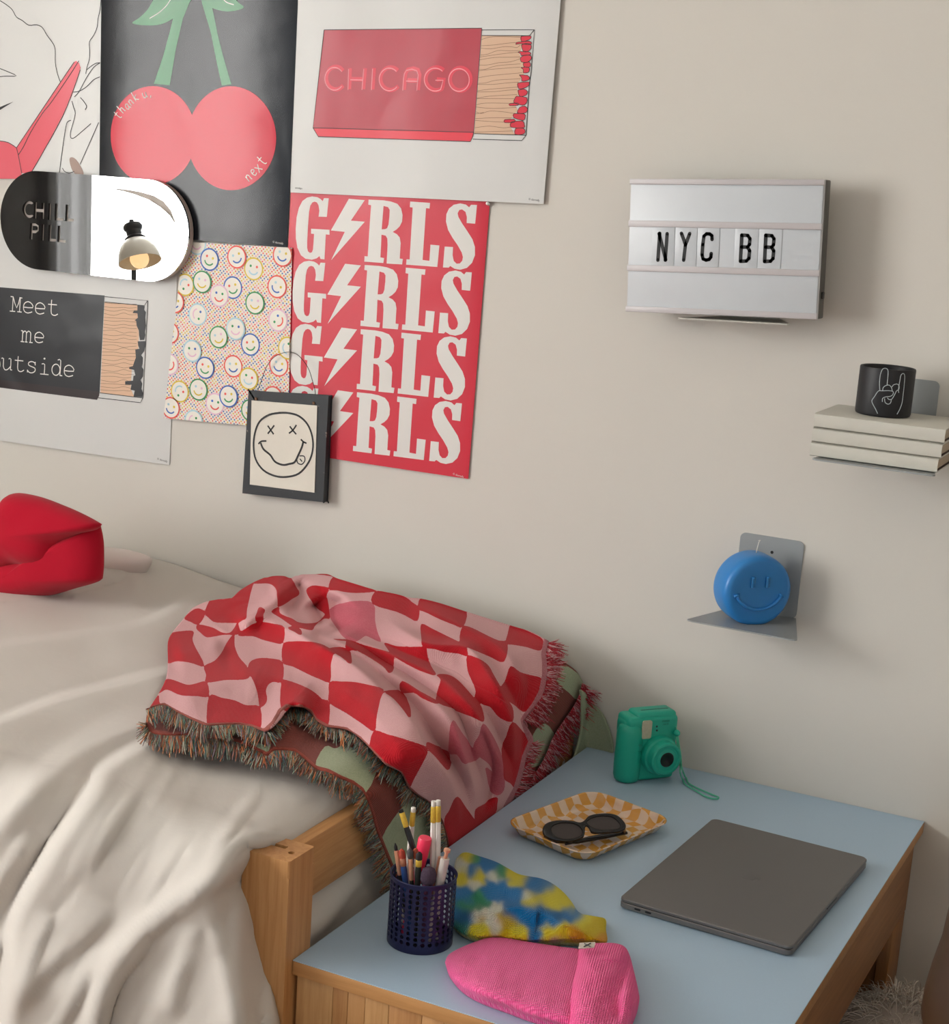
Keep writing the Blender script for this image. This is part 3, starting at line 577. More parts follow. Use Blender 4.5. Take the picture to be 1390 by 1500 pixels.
V, F = tube([onY(*z9([(694, 628)])[0], -.016), onY(*z9([(696, 632)])[0], 0.)], .0016, 8); tag(link('nail', mesh(V, F), plain('#c9c2b8', .3, .5)), 'small pale nail carrying the wire of the black smiley plaque', 'nail')
# ================================================================== LIGHT BOX ON ITS SHELF
YL = -.074
lb = onY(1195.5, 467, YL); la = math.radians(2.5)
bl = np.array([(onY(915, 457, YL)+0)[0], 0, (onY(915, 457, YL))[2]]); br_ = onY(1196, 467, YL); tl_ = onY(925.5, 261, YL); tr_ = onY(1210, 264, YL)
la = math.atan2((br_[2]-bl[2])+(tr_[2]-tl_[2]), (br_[0]-bl[0])+(tr_[0]-tl_[0])); LW = (np.hypot(br_[0]-bl[0], br_[2]-bl[2])+np.hypot(tr_[0]-tl_[0], tr_[2]-tl_[2]))/2
LH = (np.hypot(tl_[0]-bl[0], tl_[2]-bl[2])+np.hypot(tr_[0]-br_[0], tr_[2]-br_[2]))/2; ctr = (bl+br_+tl_+tr_)/4
ux = np.array([math.cos(la), 0, math.sin(la)]); uz = np.array([-math.sin(la), 0, math.cos(la)]); org = ctr-ux*LW/2-uz*LH/2
lbx = thing('light_box', 'white letter light box reading NYC BB, propped on a wall shelf', 'light box', (org[0], YL, org[2]), (0, -la, 0))
def lbox(name, x0, x1, z0, z1, y0, y1, mat, bev=.0008): return box(name, (x0, y0, z0), (x1, y1, z1), mat, lbx, bevel=bev, local=True)
LBB = plain('#55534f', .5); LBP = plain('#c9ced3', .35, var=.02); LBR = plain('#c0bbbd', .4, var=.02)
lbox('casing', 0, LW, 0, LH, .004, .034, LBB, .002)
lbox('front_rim', -.0, LW, -.0, LH, .001, .0045, plain('#c4c4c6', .4, var=.02), .0012)
lbox('front_panel', .002, LW-.002, .003, LH-.003, -.0008, .0012, LBP)
for nm, z0, z1 in (('letter_rail', .0, .009), ('letter_rail', LH*.333-.0048, LH*.333+.0048), ('letter_rail', LH*.667-.0048, LH*.667+.0048), ('letter_rail', LH-.0085, LH)):
    lbox(nm, 0, LW, z0, z1, -.0035, .0002, LBR, .001)
lbox('switch', LW, LW+.003, .030, .040, .014, .024, plain('#1c1c1c', .4))
# letter tiles with strokes: coordinates in the zoomed crop
n = NT('clear_tile'); n.b.inputs['Base Color'].default_value = lin('#c6cbd0'); setp(n, .32, 0, .5); TILE = n.m
zl = Z(900, 240, 3.971)
def tl2(p):
    q = onY(*zl([p])[0], YL); d = q-org; return (d@ux, d@uz)
BLK = plain('#17181a', .5)
LET = {'N': [(218, 352), [[(255, 560), (266, 404)], [(262, 406), (301, 558)], [(298, 560), (309, 406)]]],
       'Y': [(352, 482), [[(392, 404), (416, 470)], [(440, 406), (415, 472), (405, 560)]]],
       'C': [(482, 612), [[(570, 440), (569, 418), (556, 408), (538, 407), (523, 420), (516, 470), (512, 530), (518, 553), (535, 560), (553, 556), (563, 543), (565, 522)]]],
       'B': [(700, 838), [[(735, 566), (743, 414)], [(742, 415), (778, 417), (790, 435), (787, 470), (776, 484), (742, 484)], [(776, 484), (788, 505), (784, 550), (770, 565), (735, 567)]]]}
LET['B2'] = [(838, 975), [[(x+140, y+1) for x, y in s] for s in LET['B'][1]]]
for kx, (sp_, st) in LET.items():
    x0, x1 = tl2((sp_[0], 480))[0], tl2((sp_[1], 480))[0]
    tlo = box('letter_tile', (x0+.0004, -.0018, LH*.333+.003), (x1-.0004, -.0009, LH*.667-.003), TILE, lbx, bevel=.0003, local=True)
    mb = MB()
    for s_ in st:
        q = [tl2(p) for p in s_]
        for quad in ribbon(q, .0056):
            V = [(v[0], -.0021, v[1]) for v in quad]; f = (0, 1, 2, 3)
            if (Vector(V[1])-Vector(V[0])).cross(Vector(V[2])-Vector(V[0])).y > 0: f = f[::-1]
            mb.add((V, [f]))
        for p in q:
            V = [(p[0]+.0028*math.cos(a*math.pi/5), -.0021, p[1]+.0028*math.sin(a*math.pi/5)) for a in range(10)]
            mb.add((V, [tuple(range(10))[::1]]))
    o = link('letter', mb.mesh(), BLK, tlo, local=True)
# ================================================================== WALL SHELVES
SHG = plain('#989c9c', .45, .15, var=.03)
def rrect(x0, x1, z0, z1, r, nn=6):
    out = []
    for cx, cz, a0 in ((x1-r, z0+r, -90), (x1-r, z1-r, 0), (x0+r, z1-r, 90), (x0+r, z0+r, 180)):
        for k in range(nn+1): a = math.radians(a0+90*k/nn); out.append((cx+r*math.cos(a), cz+r*math.sin(a)))
    return out
def wall_shelf(label, xc, zb, tilt=0., depth=.130, front=.180, back=.105, plate=.125, mat=SHG):
    s = thing('wall_shelf', label, 'shelf', (xc, 0, zb), (0, -tilt, 0), 'small grey metal bracket shelves on the wall')
    q = [(back/2, -.0018), (back/2, -depth*.0), ]
    pl = [(-back/2, -.001), (back/2, -.001)]+[(front/2-.001, -depth+.006), (front/2-.004, -depth+.001), (front/2-.010, -depth)]+[(-front/2+.010, -depth), (-front/2+.004, -depth+.001), (-front/2+.001, -depth+.006)]
    V, F = prism([pl], 0., -.0022, lambda x, y, h: (x, y, h)); link('shelf_plate', mesh(V, F), mat, s, local=True)
    V, F = prism([rrect(-back/2, back/2, -.001, plate, .009)], -.0022, -.0001); link('back_plate', mesh(V, F), mat, s, local=True)
    for hx in (.0, ):
        V, F = lathe([(0, .0004), (.0024, .0004), (.0026, 0), (.0026, -.0006), (0, -.0006)], 14, Matrix.Translation((hx+.002, -.0024, plate-.025)) @ Matrix.Rotation(math.pi/2, 4, 'X'))
        link('screw_hole', mesh(V, F), plain('#141414', .6), s, local=True)
    return s
cz = onY(1168, 906)[2]; c0 = onY(1083.5, 787)[0]; c1 = onY(1177, 799)[0]
ztop = onY(1177, 793)[2]
wall_shelf('grey metal wall shelf carrying the blue smiley candle', .716, cz, back=c1-c0, plate=onY(1130, 786)[2]-cz)
lsz = onY(1050, 465.5, -.088)[2]
wall_shelf('grey metal wall shelf almost hidden under the white light box', .640, lsz-.002, tilt=math.radians(2.5), depth=.088, mat=plain('#b4b2a9', .45, .15, var=.03))
q0 = onY(1196, 675, -.15); q1 = onY(1374, 696, -.15); BZ = (onY(1200, 671, -.155)[2])
bx0 = onY(1184.5, 672, -.165)[0]; bx1 = onY(1372, 691, -.165)[0]; bzb = (onY(1184.5, 671, -.165)[2]+onY(1372, 691, -.165)[2])/2; bzt = onY(1190, 604, -.165)[2]
wall_shelf('grey metal wall shelf carrying three white books and the black cup', (q0[0]+q1[0])/2, bzb-.0004, depth=.180, plate=.114, back=.096)
# three white books
PAGE = plain('#b5a48f', .8, var=.1, scale=200); COVER = plain('#c9c7bd', .6, var=.02); CINS = plain('#3a2c2a', .7)
hb = (bzt-bzb)/3
LBL = ['blank white hardback at the bottom of the stack on the wall shelf', 'blank white hardback in the middle of the stack on the wall shelf', 'blank white hardback on top of the stack, under the black cup']
for k in range(3):
    x0, x1 = bx0+(.0, .001, .0015)[k], bx1+(0, .003, .005)[k]; z0 = bzb+k*hb+.0004; z1 = z0+hb-.0008; yf = -.165-(0, .001, .0015)[k]; yb = -.028
    b = thing('book', LBL[k], 'book', ((x0+x1)/2, (yf+yb)/2, z0), group='white books stacked on the wall shelf')
    # cover: C-shaped profile in (y,z), rounded spine
    pr = [(yb, z0), (yf+.006, z0), (yf+.0018, z0+.0015), (yf, z0+hb*.5), (yf+.0018, z1-.0015), (yf+.006, z1), (yb, z1)]
    pi = [(yb, z1-.0022), (yf+.007, z1-.0022), (yf+.0038, z1-.004), (yf+.0024, z0+hb*.5), (yf+.0038, z0+.004), (yf+.007, z0+.0022), (yb, z0+.0022)]
    lp_ = pr+pi; V, F = prism([lp_], x0, x1, lambda y, z, x: (x, y, z)); link('cover', mesh(V, F), COVER, b, sharp=50)
    box('pages', (x0+.004, yf+.0045, z0+.0025), (x1-.004, yb-.004, z1-.0025), PAGE, b)
    for zz in (z0+.0022, z1-.0028): box('endpaper', (x0+.0005, yf+.008, zz), (x1-.0003, yb-.001, zz+.0006), CINS, b)
# black cup
cx = (onY(1257, 570, -.085)[0]+onY(1339, 570, -.085)[0])/2; ztb = bzb+3*hb; cr_ = .0405; chh = onY(1300, 541, -.085-.0405)[2]-ztb
cup = thing('cup', 'matte black cup with a line-drawn rock-horns hand on the stacked white books', 'cup', (cx, -.088, ztb))
V, F = lathe([(0, .0006), (cr_-.003, .0), (cr_-.0008, .0012), (cr_, .004), (cr_, chh-.002), (cr_-.0007, chh-.0003), (cr_-.0018, chh), (cr_-.003, chh-.0008), (cr_-.0035, chh-.003), (cr_-.0038, .006), (0, .006)], 64)
n = NT('matte_black_ceramic'); n.b.inputs['Base Color'].default_value = lin('#1d1d20'); setp(n, .5, 0, .4)
link('cup_body', mesh(V, F), n.m, cup, sharp=50, local=True)
def cyl_hit(px, py, r):
    d = ray(px, py); ox = CAM[0]-cx; oy = CAM[1]+.088; a = d[0]**2+d[1]**2; b = 2*(ox*d[0]+oy*d[1]); c = ox*ox+oy*oy-r*r; t = (-b-math.sqrt(max(b*b-4*a*c, 0)))/(2*a); return Vector(CAM+d*t)
zh = Z(1160, 500, 6.0435)
HA = [[(758, 640), (740, 600), (718, 560), (708, 525), (730, 490), (765, 440), (800, 438), (860, 437), (895, 445), (893, 470), (870, 487), (830, 492), (803, 505), (800, 535)],
      [(778, 440), (775, 370), (782, 300), (800, 250), (825, 238), (848, 252), (850, 300), (842, 385)], [(803, 440), (808, 410), (830, 392), (860, 388), (880, 408), (888, 440)],
      [(885, 405), (900, 385), (930, 378), (948, 395), (946, 425), (925, 440), (910, 470), (885, 510), (860, 515), (845, 500)], [(820, 505), (825, 540), (850, 556), (872, 545), (880, 515)],
      [(945, 455), (943, 420), (955, 350), (965, 300), (985, 285), (998, 305), (994, 380), (984, 470), (975, 540), (955, 600), (930, 645)]]
mb = MB()
for s_ in HA: mb.add(tube([cyl_hit(*p, cr_+.0001) for p in zh(cr(s_, 4, False))], .00055, 6))
link('hand_drawing', mb.mesh(), plain('#b9c2c6', .5), cup)
# ================================================================== BLUE SMILEY CANDLE
n = NT('blue_wax'); n.b.inputs['Base Color'].default_value = lin('#2a7fc4'); setp(n, .38, 0, .5); n.b.inputs['Subsurface Weight'].default_value = .25; n.b.inputs['Subsurface Radius'].default_value = (.004, .008, .015); n.b.inputs['Subsurface Scale'].default_value = .6
nz = n.n('TexNoise', Scale=30., Detail=3.); n.l(n.coords(), nz.inputs['Vector']); n.bump(nz.outputs['Fac'], .12, .002); WAX = n.m
cR = .0575; cT = .056; az = math.radians(42); cz0 = cz+.0002
cc = onY(1101, 862, -.066)
can = thing('candle', 'round blue smiley-face candle standing on the lowest wall shelf', 'candle', (cc[0], -.066, cz0), (0, 0, az))
flatz = .004
def cpt(r, a, d):   # local: face looks to -y, disc in xz
    x = r*math.cos(a); z = r*math.sin(a)+cR-flatz; z = max(z, 0.0); return (x, d, z)
prof = [(0, -cT/2+.0015), (cR*.6, -cT/2+.001), (cR-.010, -cT/2), (cR-.006, -cT/2+.0012), (cR-.0025, -cT/2+.004), (cR-.0006, -cT/2+.009), (cR, -cT/2+.016), (cR, cT/2-.016), (cR-.0006, cT/2-.009), (cR-.0025, cT/2-.004), (cR-.006, cT/2-.0012), (cR-.01, cT/2), (0, cT/2)]
V = []; F = []; sg = 80
for r, d in prof:
    for k in range(sg): V.append(cpt(max(r, 1e-4), 2*math.pi*k/sg, d))
for i in range(len(prof)-1):
    for k in range(sg): a = i*sg+k; b = i*sg+(k+1) % sg; F.append((a, b, b+sg, a+sg))
link('wax_body', mesh(V, F), WAX, can, smooth=True, local=True)
fy = -cT/2-.0010; zc_ = cR-flatz
for sx in (-1, 1):
    mb = MB()
    for j in range(9): mb.add(tube([(sx*.0125-.0032, fy, zc_+.009+j*.0018), (sx*.0125+.0032, fy, zc_+.009+j*.0018)], 0.0015, 8))
    bm_ = mb; link('eye', bm_.mesh(), WAX, can, smooth=True, local=True)
mp2 = [(.0425*math.cos(math.radians(a)), fy, zc_+.012+.040*math.sin(math.radians(a))) for a in range(207, 334, 6)]
mb = MB(); mb.add(tube(mp2, .0027, 10)); mb.add(tube([(mp2[0][0]-.005, fy, mp2[0][2]-.0005), (mp2[0][0]+.004, fy, mp2[0][2]+.003)], .0023, 8)); mb.add(tube([(mp2[-1][0]-.003, fy, mp2[-1][2]+.003), (mp2[-1][0]+.004, fy, mp2[-1][2]-.001)], .0021, 8))
link('mouth', mb.mesh(), WAX, can, smooth=True, local=True)
w0 = Vector((0, -.002, 2*cR-flatz-.001)); mb = MB(); mb.add(tube([w0, w0+Vector((.001, 0, .008)), w0+Vector((.003, 0, .018)), w0+Vector((.0055, 0, .0215)), w0+Vector((.002, 0, .0205))], .0008, 6))
link('wick', mb.mesh(), plain('#d8d6cf', .7), can, local=True, smooth=True)
# ================================================================== NUMPY CLOTH TOOLS
def projv(P):
    d = P-CAM; w = d@CF; return PCX+FPX*(d@CR)/w, PCY-FPX*(d@CU)/w
def rays(px, py):
    d = CF+CR*((px-PCX)/FPX)[..., None]-CU*((py-PCY)/FPX)[..., None]; return d/np.linalg.norm(d, axis=-1, keepdims=True)
def segdist(px, py, line):
    """distance to a polyline, signed: + on the right-hand side (image y down) and 0..1 position"""
    best = np.full(px.shape, 1e9); sg = np.zeros(px.shape); pos = np.zeros(px.shape); L = np.array(line, float)
    seg = np.hypot(*np.diff(L, axis=0).T); cum = np.concatenate([[0], np.cumsum(seg)]); tot = cum[-1]
    for i in range(len(L)-1):
        a = L[i]; d = L[i+1]-a; n2 = d@d; t = np.clip(((px-a[0])*d[0]+(py-a[1])*d[1])/n2, 0, 1)
        qx = px-(a[0]+t*d[0]); qy = py-(a[1]+t*d[1]); D = np.hypot(qx, qy); s = d[0]*qy-d[1]*qx
        m = D < best; best = np.where(m, D, best); sg = np.where(m, np.sign(s), sg); pos = np.where(m, (cum[i]+t*seg[i])/tot, pos)
    return best*sg, pos
def ridge_field(px, py, ridges):
    out = np.zeros(px.shape)
    for line, A, wn, wf in ridges:
        L = cr(line, 5, False) if len(line) > 2 else line
        s, t = segdist(px, py, L); tap = np.clip(np.minimum(t, 1-t)/.22, 0, 1); tap = tap*tap*(3-2*tap)
        out += A*tap*np.where(s > 0, np.exp(-(s/wn)**1.6), np.exp(-(np.abs(s)/wf)**1.3))
    return out
def poly_sd(px, py, poly, sm=4):
    P = np.array(cr(poly, sm) if sm else poly); n = len(P); best = np.full(px.shape, 1e9); ins = np.zeros(px.shape, bool)
    for i in range(n):
        a = P[i]; b = P[(i+1) % n]; d = b-a; n2 = max(d@d, 1e-9); t = np.clip(((px-a[0])*d[0]+(py-a[1])*d[1])/n2, 0, 1)
        best = np.minimum(best, np.hypot(px-a[0]-t*d[0], py-a[1]-t*d[1]))
        if abs(d[1]) > 1e-9: ins ^= ((a[1] > py) != (b[1] > py)) & (px < d[0]*(py-a[1])/d[1]+a[0])
    return np.where(ins, best, -best)
def vnoise(x, y, seed=0):
    r = np.random.RandomState(seed).rand(64, 64); xi = np.floor(x).astype(int); yi = np.floor(y).astype(int); fx = x-xi; fy = y-yi
    fx = fx*fx*(3-2*fx); fy = fy*fy*(3-2*fy); g = lambda a, b: r[a % 64, b % 64]
    return (g(xi, yi)*(1-fx)+g(xi+1, yi)*fx)*(1-fy)+(g(xi, yi+1)*(1-fx)+g(xi+1, yi+1)*fx)*fy-.5
def sm(a, b, x): t = np.clip((x-a)/(b-a), 0, 1); return t*t*(3-2*t)
def grid_mesh(P, flip=False):
    nv, nu = P.shape[:2]; idx = np.arange(nv*nu).reshape(nv, nu)
    f = np.stack([idx[:-1, :-1], idx[:-1, 1:], idx[1:, 1:], idx[1:, :-1]], -1).reshape(-1, 4)
    if flip: f = f[:, ::-1]
    me = bpy.data.meshes.new('m'); me.from_pydata(P.reshape(-1, 3).tolist(), [], f.tolist()); me.update(); return me
def attr(me, name, vals):
    a = me.attributes.new(name, 'FLOAT', 'POINT'); a.data.foreach_set('value', np.asarray(vals, float).ravel())
def resample(pts, n):
    P = np.array(pts, float); s = np.concatenate([[0], np.cumsum(np.hypot(*np.diff(P, axis=0).T))]); t = np.linspace(0, s[-1], n)
    return np.stack([np.interp(t, s, P[:, 0]), np.interp(t, s, P[:, 1])], -1)
def coons(bottom, right, top, left, nu, nv):
    B, Tt = resample(cr(bottom, 5, False), nu), resample(cr(top, 5, False), nu); L, R = resample(cr(left, 5, False), nv), resample(cr(right, 5, False), nv)
    u = np.linspace(0, 1, nu)[None, :, None]; v = np.linspace(0, 1, nv)[:, None, None]
    return (1-v)*B[None]+v*Tt[None]+(1-u)*L[:, None]+u*R[:, None]-((1-u)*(1-v)*B[0]+u*(1-v)*B[-1]+(1-u)*v*Tt[0]+u*v*Tt[-1])
# ================================================================== BED
def z_(v): return T+v
OAK = wood('#d0a06c', '#b07c4a', rot=(0, 0, 0), rough=.45, name='oak_upright')
OAKX = wood('#d0a06c', '#b07c4a', rot=(math.pi/2, 0, 0), rough=.45, name='oak_along_y')
OAKH = wood('#d0a06c', '#b07c4a', rot=(0, math.pi/2, 0), rough=.45, name='oak_along_x')
bed = thing('bed', 'oak bed frame with a slotted corner post beside the blue table', 'bed', (-.5, -.48, 0))
post = None
PX0, PX1, PY0, PY1 = .365, .4325, -.9646, -.9075
def rnd_rect(x0, x1, y0, y1, r): return rrect(x0, x1, y0, y1, r, 4)
box('corner_post', (PX0, -.075, 0), (.4115, -.018, z_(.04)), OAK, bed, bevel=.003)
for (a, b, c, d, top) in ((PX0, PX1, PY0, PY1, True),):
    bmv = bmesh.new(); box_bm(bmv, Vector(((a+b)/2, (c+d)/2, (z_(.113))/2)), Vector((b-a, d-c, z_(.113))))
    lpz = rnd_rect(a, b, c, d, .003)
    slot = rnd_rect(a+.014, a+.042, c+.030, c+.0375, .001); hole = [(a+.0545+.0042*math.cos(2*math.pi*k/16), c+.0245+.0042*math.sin(2*math.pi*k/16)) for k in range(16)]
    V, F = prism([lpz, slot, hole], z_(.113), z_(.1351), lambda x, y, z: (x, y, z))
    vs = [bmv.verts.new(v) for v in V]; [bmv.faces.new([vs[i] for i in f]) for f in F]
    link('corner_post', bm_mesh(bmv), OAK, bed)
box('end_rail', (.390, -.9075, z_(.048)), (.4115, -.075, z_(.1305)), OAKX, bed, bevel=.004)
box('side_rail', (-1.5, -.950, z_(-.09)), (.365, -.925, z_(.03)), OAKH, bed, bevel=.003)
for xx in (-1.5,):
    for c, d in ((PY0, PY1), (-.075, -.018)): box('corner_post', (xx-.067, c, 0), (xx, d, z_(.3)), OAK, bed, bevel=.003)
    box('headboard', (xx-.045, PY1, z_(-.1)), (xx-.02, -.075, z_(.26)), OAKX, bed, bevel=.004)
def cloth_mat(name, hexc, var=.03, wob=.25):
    n = NT(name); c = lin(hexc); nz = n.n('TexNoise', Scale=700., Detail=2.); n.l(n.coords(), nz.inputs['Vector'])
    n2 = n.n('TexNoise', Scale=18., Detail=4., Distortion=.8); n.l(n.coords(), n2.inputs['Vector'])
    n.b.inputs['Base Color'].default_value = c; h = n.math('ADD', n.math('MULTIPLY', nz.outputs['Fac'], .10), n2.outputs['Fac'])
    n.bump(h, wob, .004); setp(n, .9, 0, .12, sheen=.12); return n.m
LINEN = cloth_mat('white_linen', '#cbc5be'); SHEETM = cloth_mat('white_sheet', '#d8d2ca')
# mattress
mv = np.linspace(0, 1, 60)
mat_ = box('mattress', (-1.45, -.915, z_(-.10)), (.372, -.02, z_(.07)), SHEETM, None, bevel=.03, seg=4)
V = []; F = []
for i in range(61):
    y = -.905+.85*i/60
    for k in range(13): zz0 = .046-.15*k/12; V.append((.392+.014*math.sin(min(1, k/5)*math.pi/2)+.004*math.sin(y*31+k*.5)-.004*math.sin(y*13+k), y, z_(zz0)))
for i in range(60):
    for k in range(12): a = i*13+k; F.append((a, a+1, a+14, a+13))
shp = link('hanging_sheet', mesh(V, F), SHEETM, mat_, smooth=True); so = shp.modifiers.new('s', 'SOLIDIFY'); so.thickness = .002; tag(mat_, 'mattress end in a white sheet, showing under the end rail of the bed', 'mattress')
# ---- duvet
NU, NV = 330, 300
u = np.linspace(0, 1, NU); s = np.linspace(0, 1.52, NV)
rc = .095; yb_ = -.915; ztp = .152
def prof_(s):
    y = np.where(s < -yb_, -s-.012, 0.); z = np.full_like(s, ztp)
    a = np.clip((s+yb_)/rc, 0, math.pi/2); on = s >= -yb_
    y = np.where(on, yb_-.012-rc*np.sin(a), y); z = np.where(on, ztp-rc*(1-np.cos(a)), z)
    t = np.clip(s+yb_-rc*math.pi/2, 0, None); y = y-.10*t; z = z-t; return y, z
ys, zs = prof_(s)
xr = np.interp(s, [0, .88, .95, 1.03, 1.12, 1.25, 1.52], [.386, .386, .362, .352, .392, .440, .500])
UU, SS = np.meshgrid(u, s); XR = np.interp(SS, s, xr)
uu = 1-(1-UU)**1.0; EXTRA = .075   # last part of u turns down at the right end
X0 = -1.42; Lx = XR-X0+EXTRA; xl = X0+Lx*uu; over = np.clip(xl-XR, 0, None); X = np.minimum(xl, XR)
Y = np.interp(SS, s, ys); Zz = np.interp(SS, s, zs)
flat_top = sm(.98, .88, SS)
edge = np.clip((X-.22)/.17, 0, 1); Zz = Zz-flat_top*.022*edge**2; Zz = Zz-flat_top*over*1.0
X = X-(1-flat_top)*0; Y = Y+(1-flat_top)*over*.9
Zz += flat_top*(.018*vnoise(X*3.1+5, Y*3.1+9, 1)+.005*vnoise(X*8+3, Y*8+2, 2)+.030*np.exp(-((X+.50)/.16)**2-((Y+.06)/.12)**2))
Y += -(1-flat_top)*(.004*np.sin(X*22+.5+SS*2)*np.clip((SS-1.0)/.3, 0, 1))
P = np.stack([X, Y, z_(Zz)], -1); px, py = projv(P)
RG = [([(-260, 985), (-120, 968), (0, 951), (110, 935), (208, 918), (281, 881), (352, 852)], .028, 60, 4),
      ([(-200, 1110), (-80, 1085), (0, 1062), (73, 1034), (147, 1014), (246, 990), (330, 975)], .034, 62, 4),
      ([(-150, 1245), (0, 1185), (55, 1148), (121, 1097), (213, 1058), (300, 1035)], .022, 46, 16),
      ([(10, 1600), (18, 1496), (22, 1408), (30, 1339), (73, 1258), (136, 1166), (156, 1132), (232, 1089), (330, 1060)], .040, 95, 5),
      ([(430, 1208), (352, 1262), (311, 1295), (257, 1333), (209, 1373), (168, 1425), (150, 1500), (150, 1600)], .013, 16, 7),
      ([(235, 1372), (200, 1400), (168, 1440), (146, 1495), (140, 1560)], .010, 14, 5),
      ([(185, 1318), (120, 1375), (50, 1440), (10, 1510)], .008, 24, 9),
      ([(470, 1180), (400, 1215), (340, 1270), (270, 1330), (190, 1385), (110, 1450), (60, 1520)], .012, 30, 34),
      ([(355, 1290), (345, 1360), (345, 1430), (352, 1540)], .010, 16, 16), ([(300, 1345), (270, 1410), (250, 1500)], .009, 18, 14), ([(395, 1420), (392, 1480), (396, 1560)], .008, 12, 12),
      ([(-120, 1370), (-40, 1270), (40, 1170), (80, 1125)], .013, 40, 12), ([(60, 1215), (10, 1280), (-40, 1350)], .010, 24, 12), ([(205, 822), (178, 846), (150, 858), (60, 880), (-60, 890)], .016, 40, 5),
      ([(215, 812), (200, 850), (196, 905)], .005, 14, 14), ([(540, 1140), (431, 1180), (330, 1230), (230, 1300)], .008, 40, 40), ([(90, 1330), (60, 1380), (30, 1470)], .008, 14, 10)]
RG = [(l_, a_*1.35, wn_, wf_) for l_, a_, wn_, wf_ in RG]+[(RG[0][0], -.016, 3, 44), (RG[1][0], -.020, 3, 48), (RG[2][0], -.012, 6, 34), (RG[3][0], -.022, 3, 52), (RG[4][0], -.006, 3, 16), (RG[13][0], -.008, 3, 20)]
D = ridge_field(px, py, RG)
def edge_poly(): return [(220, 1038), (243, 996), (246, 942), (268, 909), (310, 881), (352, 866), (400, 845), (480, 842), (560, 869), (683, 897), (803, 940), (890, 1060), (768, 1150), (655, 1246), (560, 1290), (530, 1170), (430, 1108), (300, 1092), (225, 1090)]
msk = sm(2, 26, poly_sd(px, py, edge_poly()))
D = D*(1-msk)-.016*msk
D += .003*vnoise(px/60., py/60., 5)
_c, _s = math.cos(math.radians(58)), math.sin(math.radians(58)); _al = -px*_c+py*_s; _ac = px*_s+py*_c
_ac = _ac+14*vnoise(px/90., py/90., 31); _w = vnoise(_al/120., _ac/17., 8); D += (.011*np.maximum(_w, 0)**1.4*2+.004*vnoise(_al/70., _ac/8., 9)*.5)*sm(1040, 1240, py)*sm(520, 420, px)
_al = px*.97-py*.24; _ac = px*.24+py*.97; D += .006*np.maximum(vnoise(_al/150., _ac/20., 12), 0)*sm(1120, 1000, py)*(1-msk)
D *= 1-.85*np.clip(over/.03, 0, 1)*flat_top; D -= .008
D *= sm(.0, .05, SS)*.9+.1
rr = P-CAM; rr /= np.linalg.norm(rr, axis=-1, keepdims=True); P = P-rr*D[..., None]
P[..., 1] = np.minimum(P[..., 1], -.006)
Pi = P[..., 2]; lim = np.where(P[..., 1] > -.95, 0, -9)
duv = link('duvet', grid_mesh(P), LINEN, None, smooth=True); tag(duv, 'rumpled off-white duvet spread over the bed and hanging down its front', 'duvet')
so = duv.modifiers.new('s', 'SOLIDIFY'); so.thickness = .008; so.offset = -1
# ---- woven blanket
def htop(x, y, dz):
    h = .170+dz+.058*np.exp(-((x-.0)/.30)**2)*sm(-.42, -.06, y)+.010*np.exp(-((x-.12)/.2)**2)
    r = .062; q = np.clip((x-(.427-r))/r, 0, 1); return h-(r-np.sqrt(np.maximum(r*r-(q*r)**2, 0)))
def march(px, py, dz=0., dx=0.):
    d = rays(px, py); t0 = np.full(px.shape, 1.2); hit = np.zeros(px.shape, bool); th = np.full(px.shape, 4.2)
    def inside(t):
        P = CAM+d*t[..., None]; return ((P[..., 0] < .427+dx) & (P[..., 2]-T < htop(P[..., 0], P[..., 1], dz))) | (P[..., 1] > -.008)
    for k in range(0, 520):
        t = np.full(px.shape, 1.3+k*.006); m = (~hit) & inside(t); th = np.where(m, t, th); hit |= m
        if hit.all(): break
    a = th-.006; b = th
    for _ in range(9): c = (a+b)/2; m = inside(c); b = np.where(m, c, b); a = np.where(m, a, c)
    return b, d
def woven(name, cols, cell):
    """cols: list of (attribute, colour); base colour cell"""
    n = NT(name); v = n.coords(); cur = None
    wv = n.n('TexWave', Scale=140., Distortion=1.5, Detail=1.); n.l(n.coords(rot=(.2, .3, .5)), wv.inputs['Vector']); nz = n.n('TexNoise', Scale=420., Detail=2.); n.l(v, nz.inputs['Vector'])
    cur = n.mix(n.math('ADD', n.math('MULTIPLY', wv.outputs['Fac'], .5), n.math('MULTIPLY', nz.outputs['Fac'], .5)), lin(cell[0]), lin(cell[1]))
    for nm, ca, cb in cols:
        a = n.n('Attribute'); a.attribute_name = nm; f = n.math('GREATER_THAN', n.math('ADD', a.outputs['Fac'], n.math('MULTIPLY', n.math('SUBTRACT', nz.outputs['Fac'], .5), .9)), 0.)
        col = n.mix(n.math('MULTIPLY', nz.outputs['Fac'], 1.), lin(ca), lin(cb)); cur = n.mix(f, cur, col)
    n.l(cur, n.b.inputs['Base Color']); n.bump(n.math('ADD', nz.outputs['Fac'], wv.outputs['Fac']), .35, .0012); setp(n, .9, 0, .15, sheen=.1); return n.m
blk = thing('woven_blanket', 'red and pink checked woven throw with fringes, heaped on the foot of the bed', 'blanket', (.1, -.35, z_(.17)))
def zz(z): return z
zA = Z(200, 830, 5.); zB = Z(380, 830, 5.); zC = Z(560, 860, 5.); zD = Z(700, 900, 6.318); zE = Z(560, 1040, 5.7917); zF = Z(360, 1060, 5.7917)
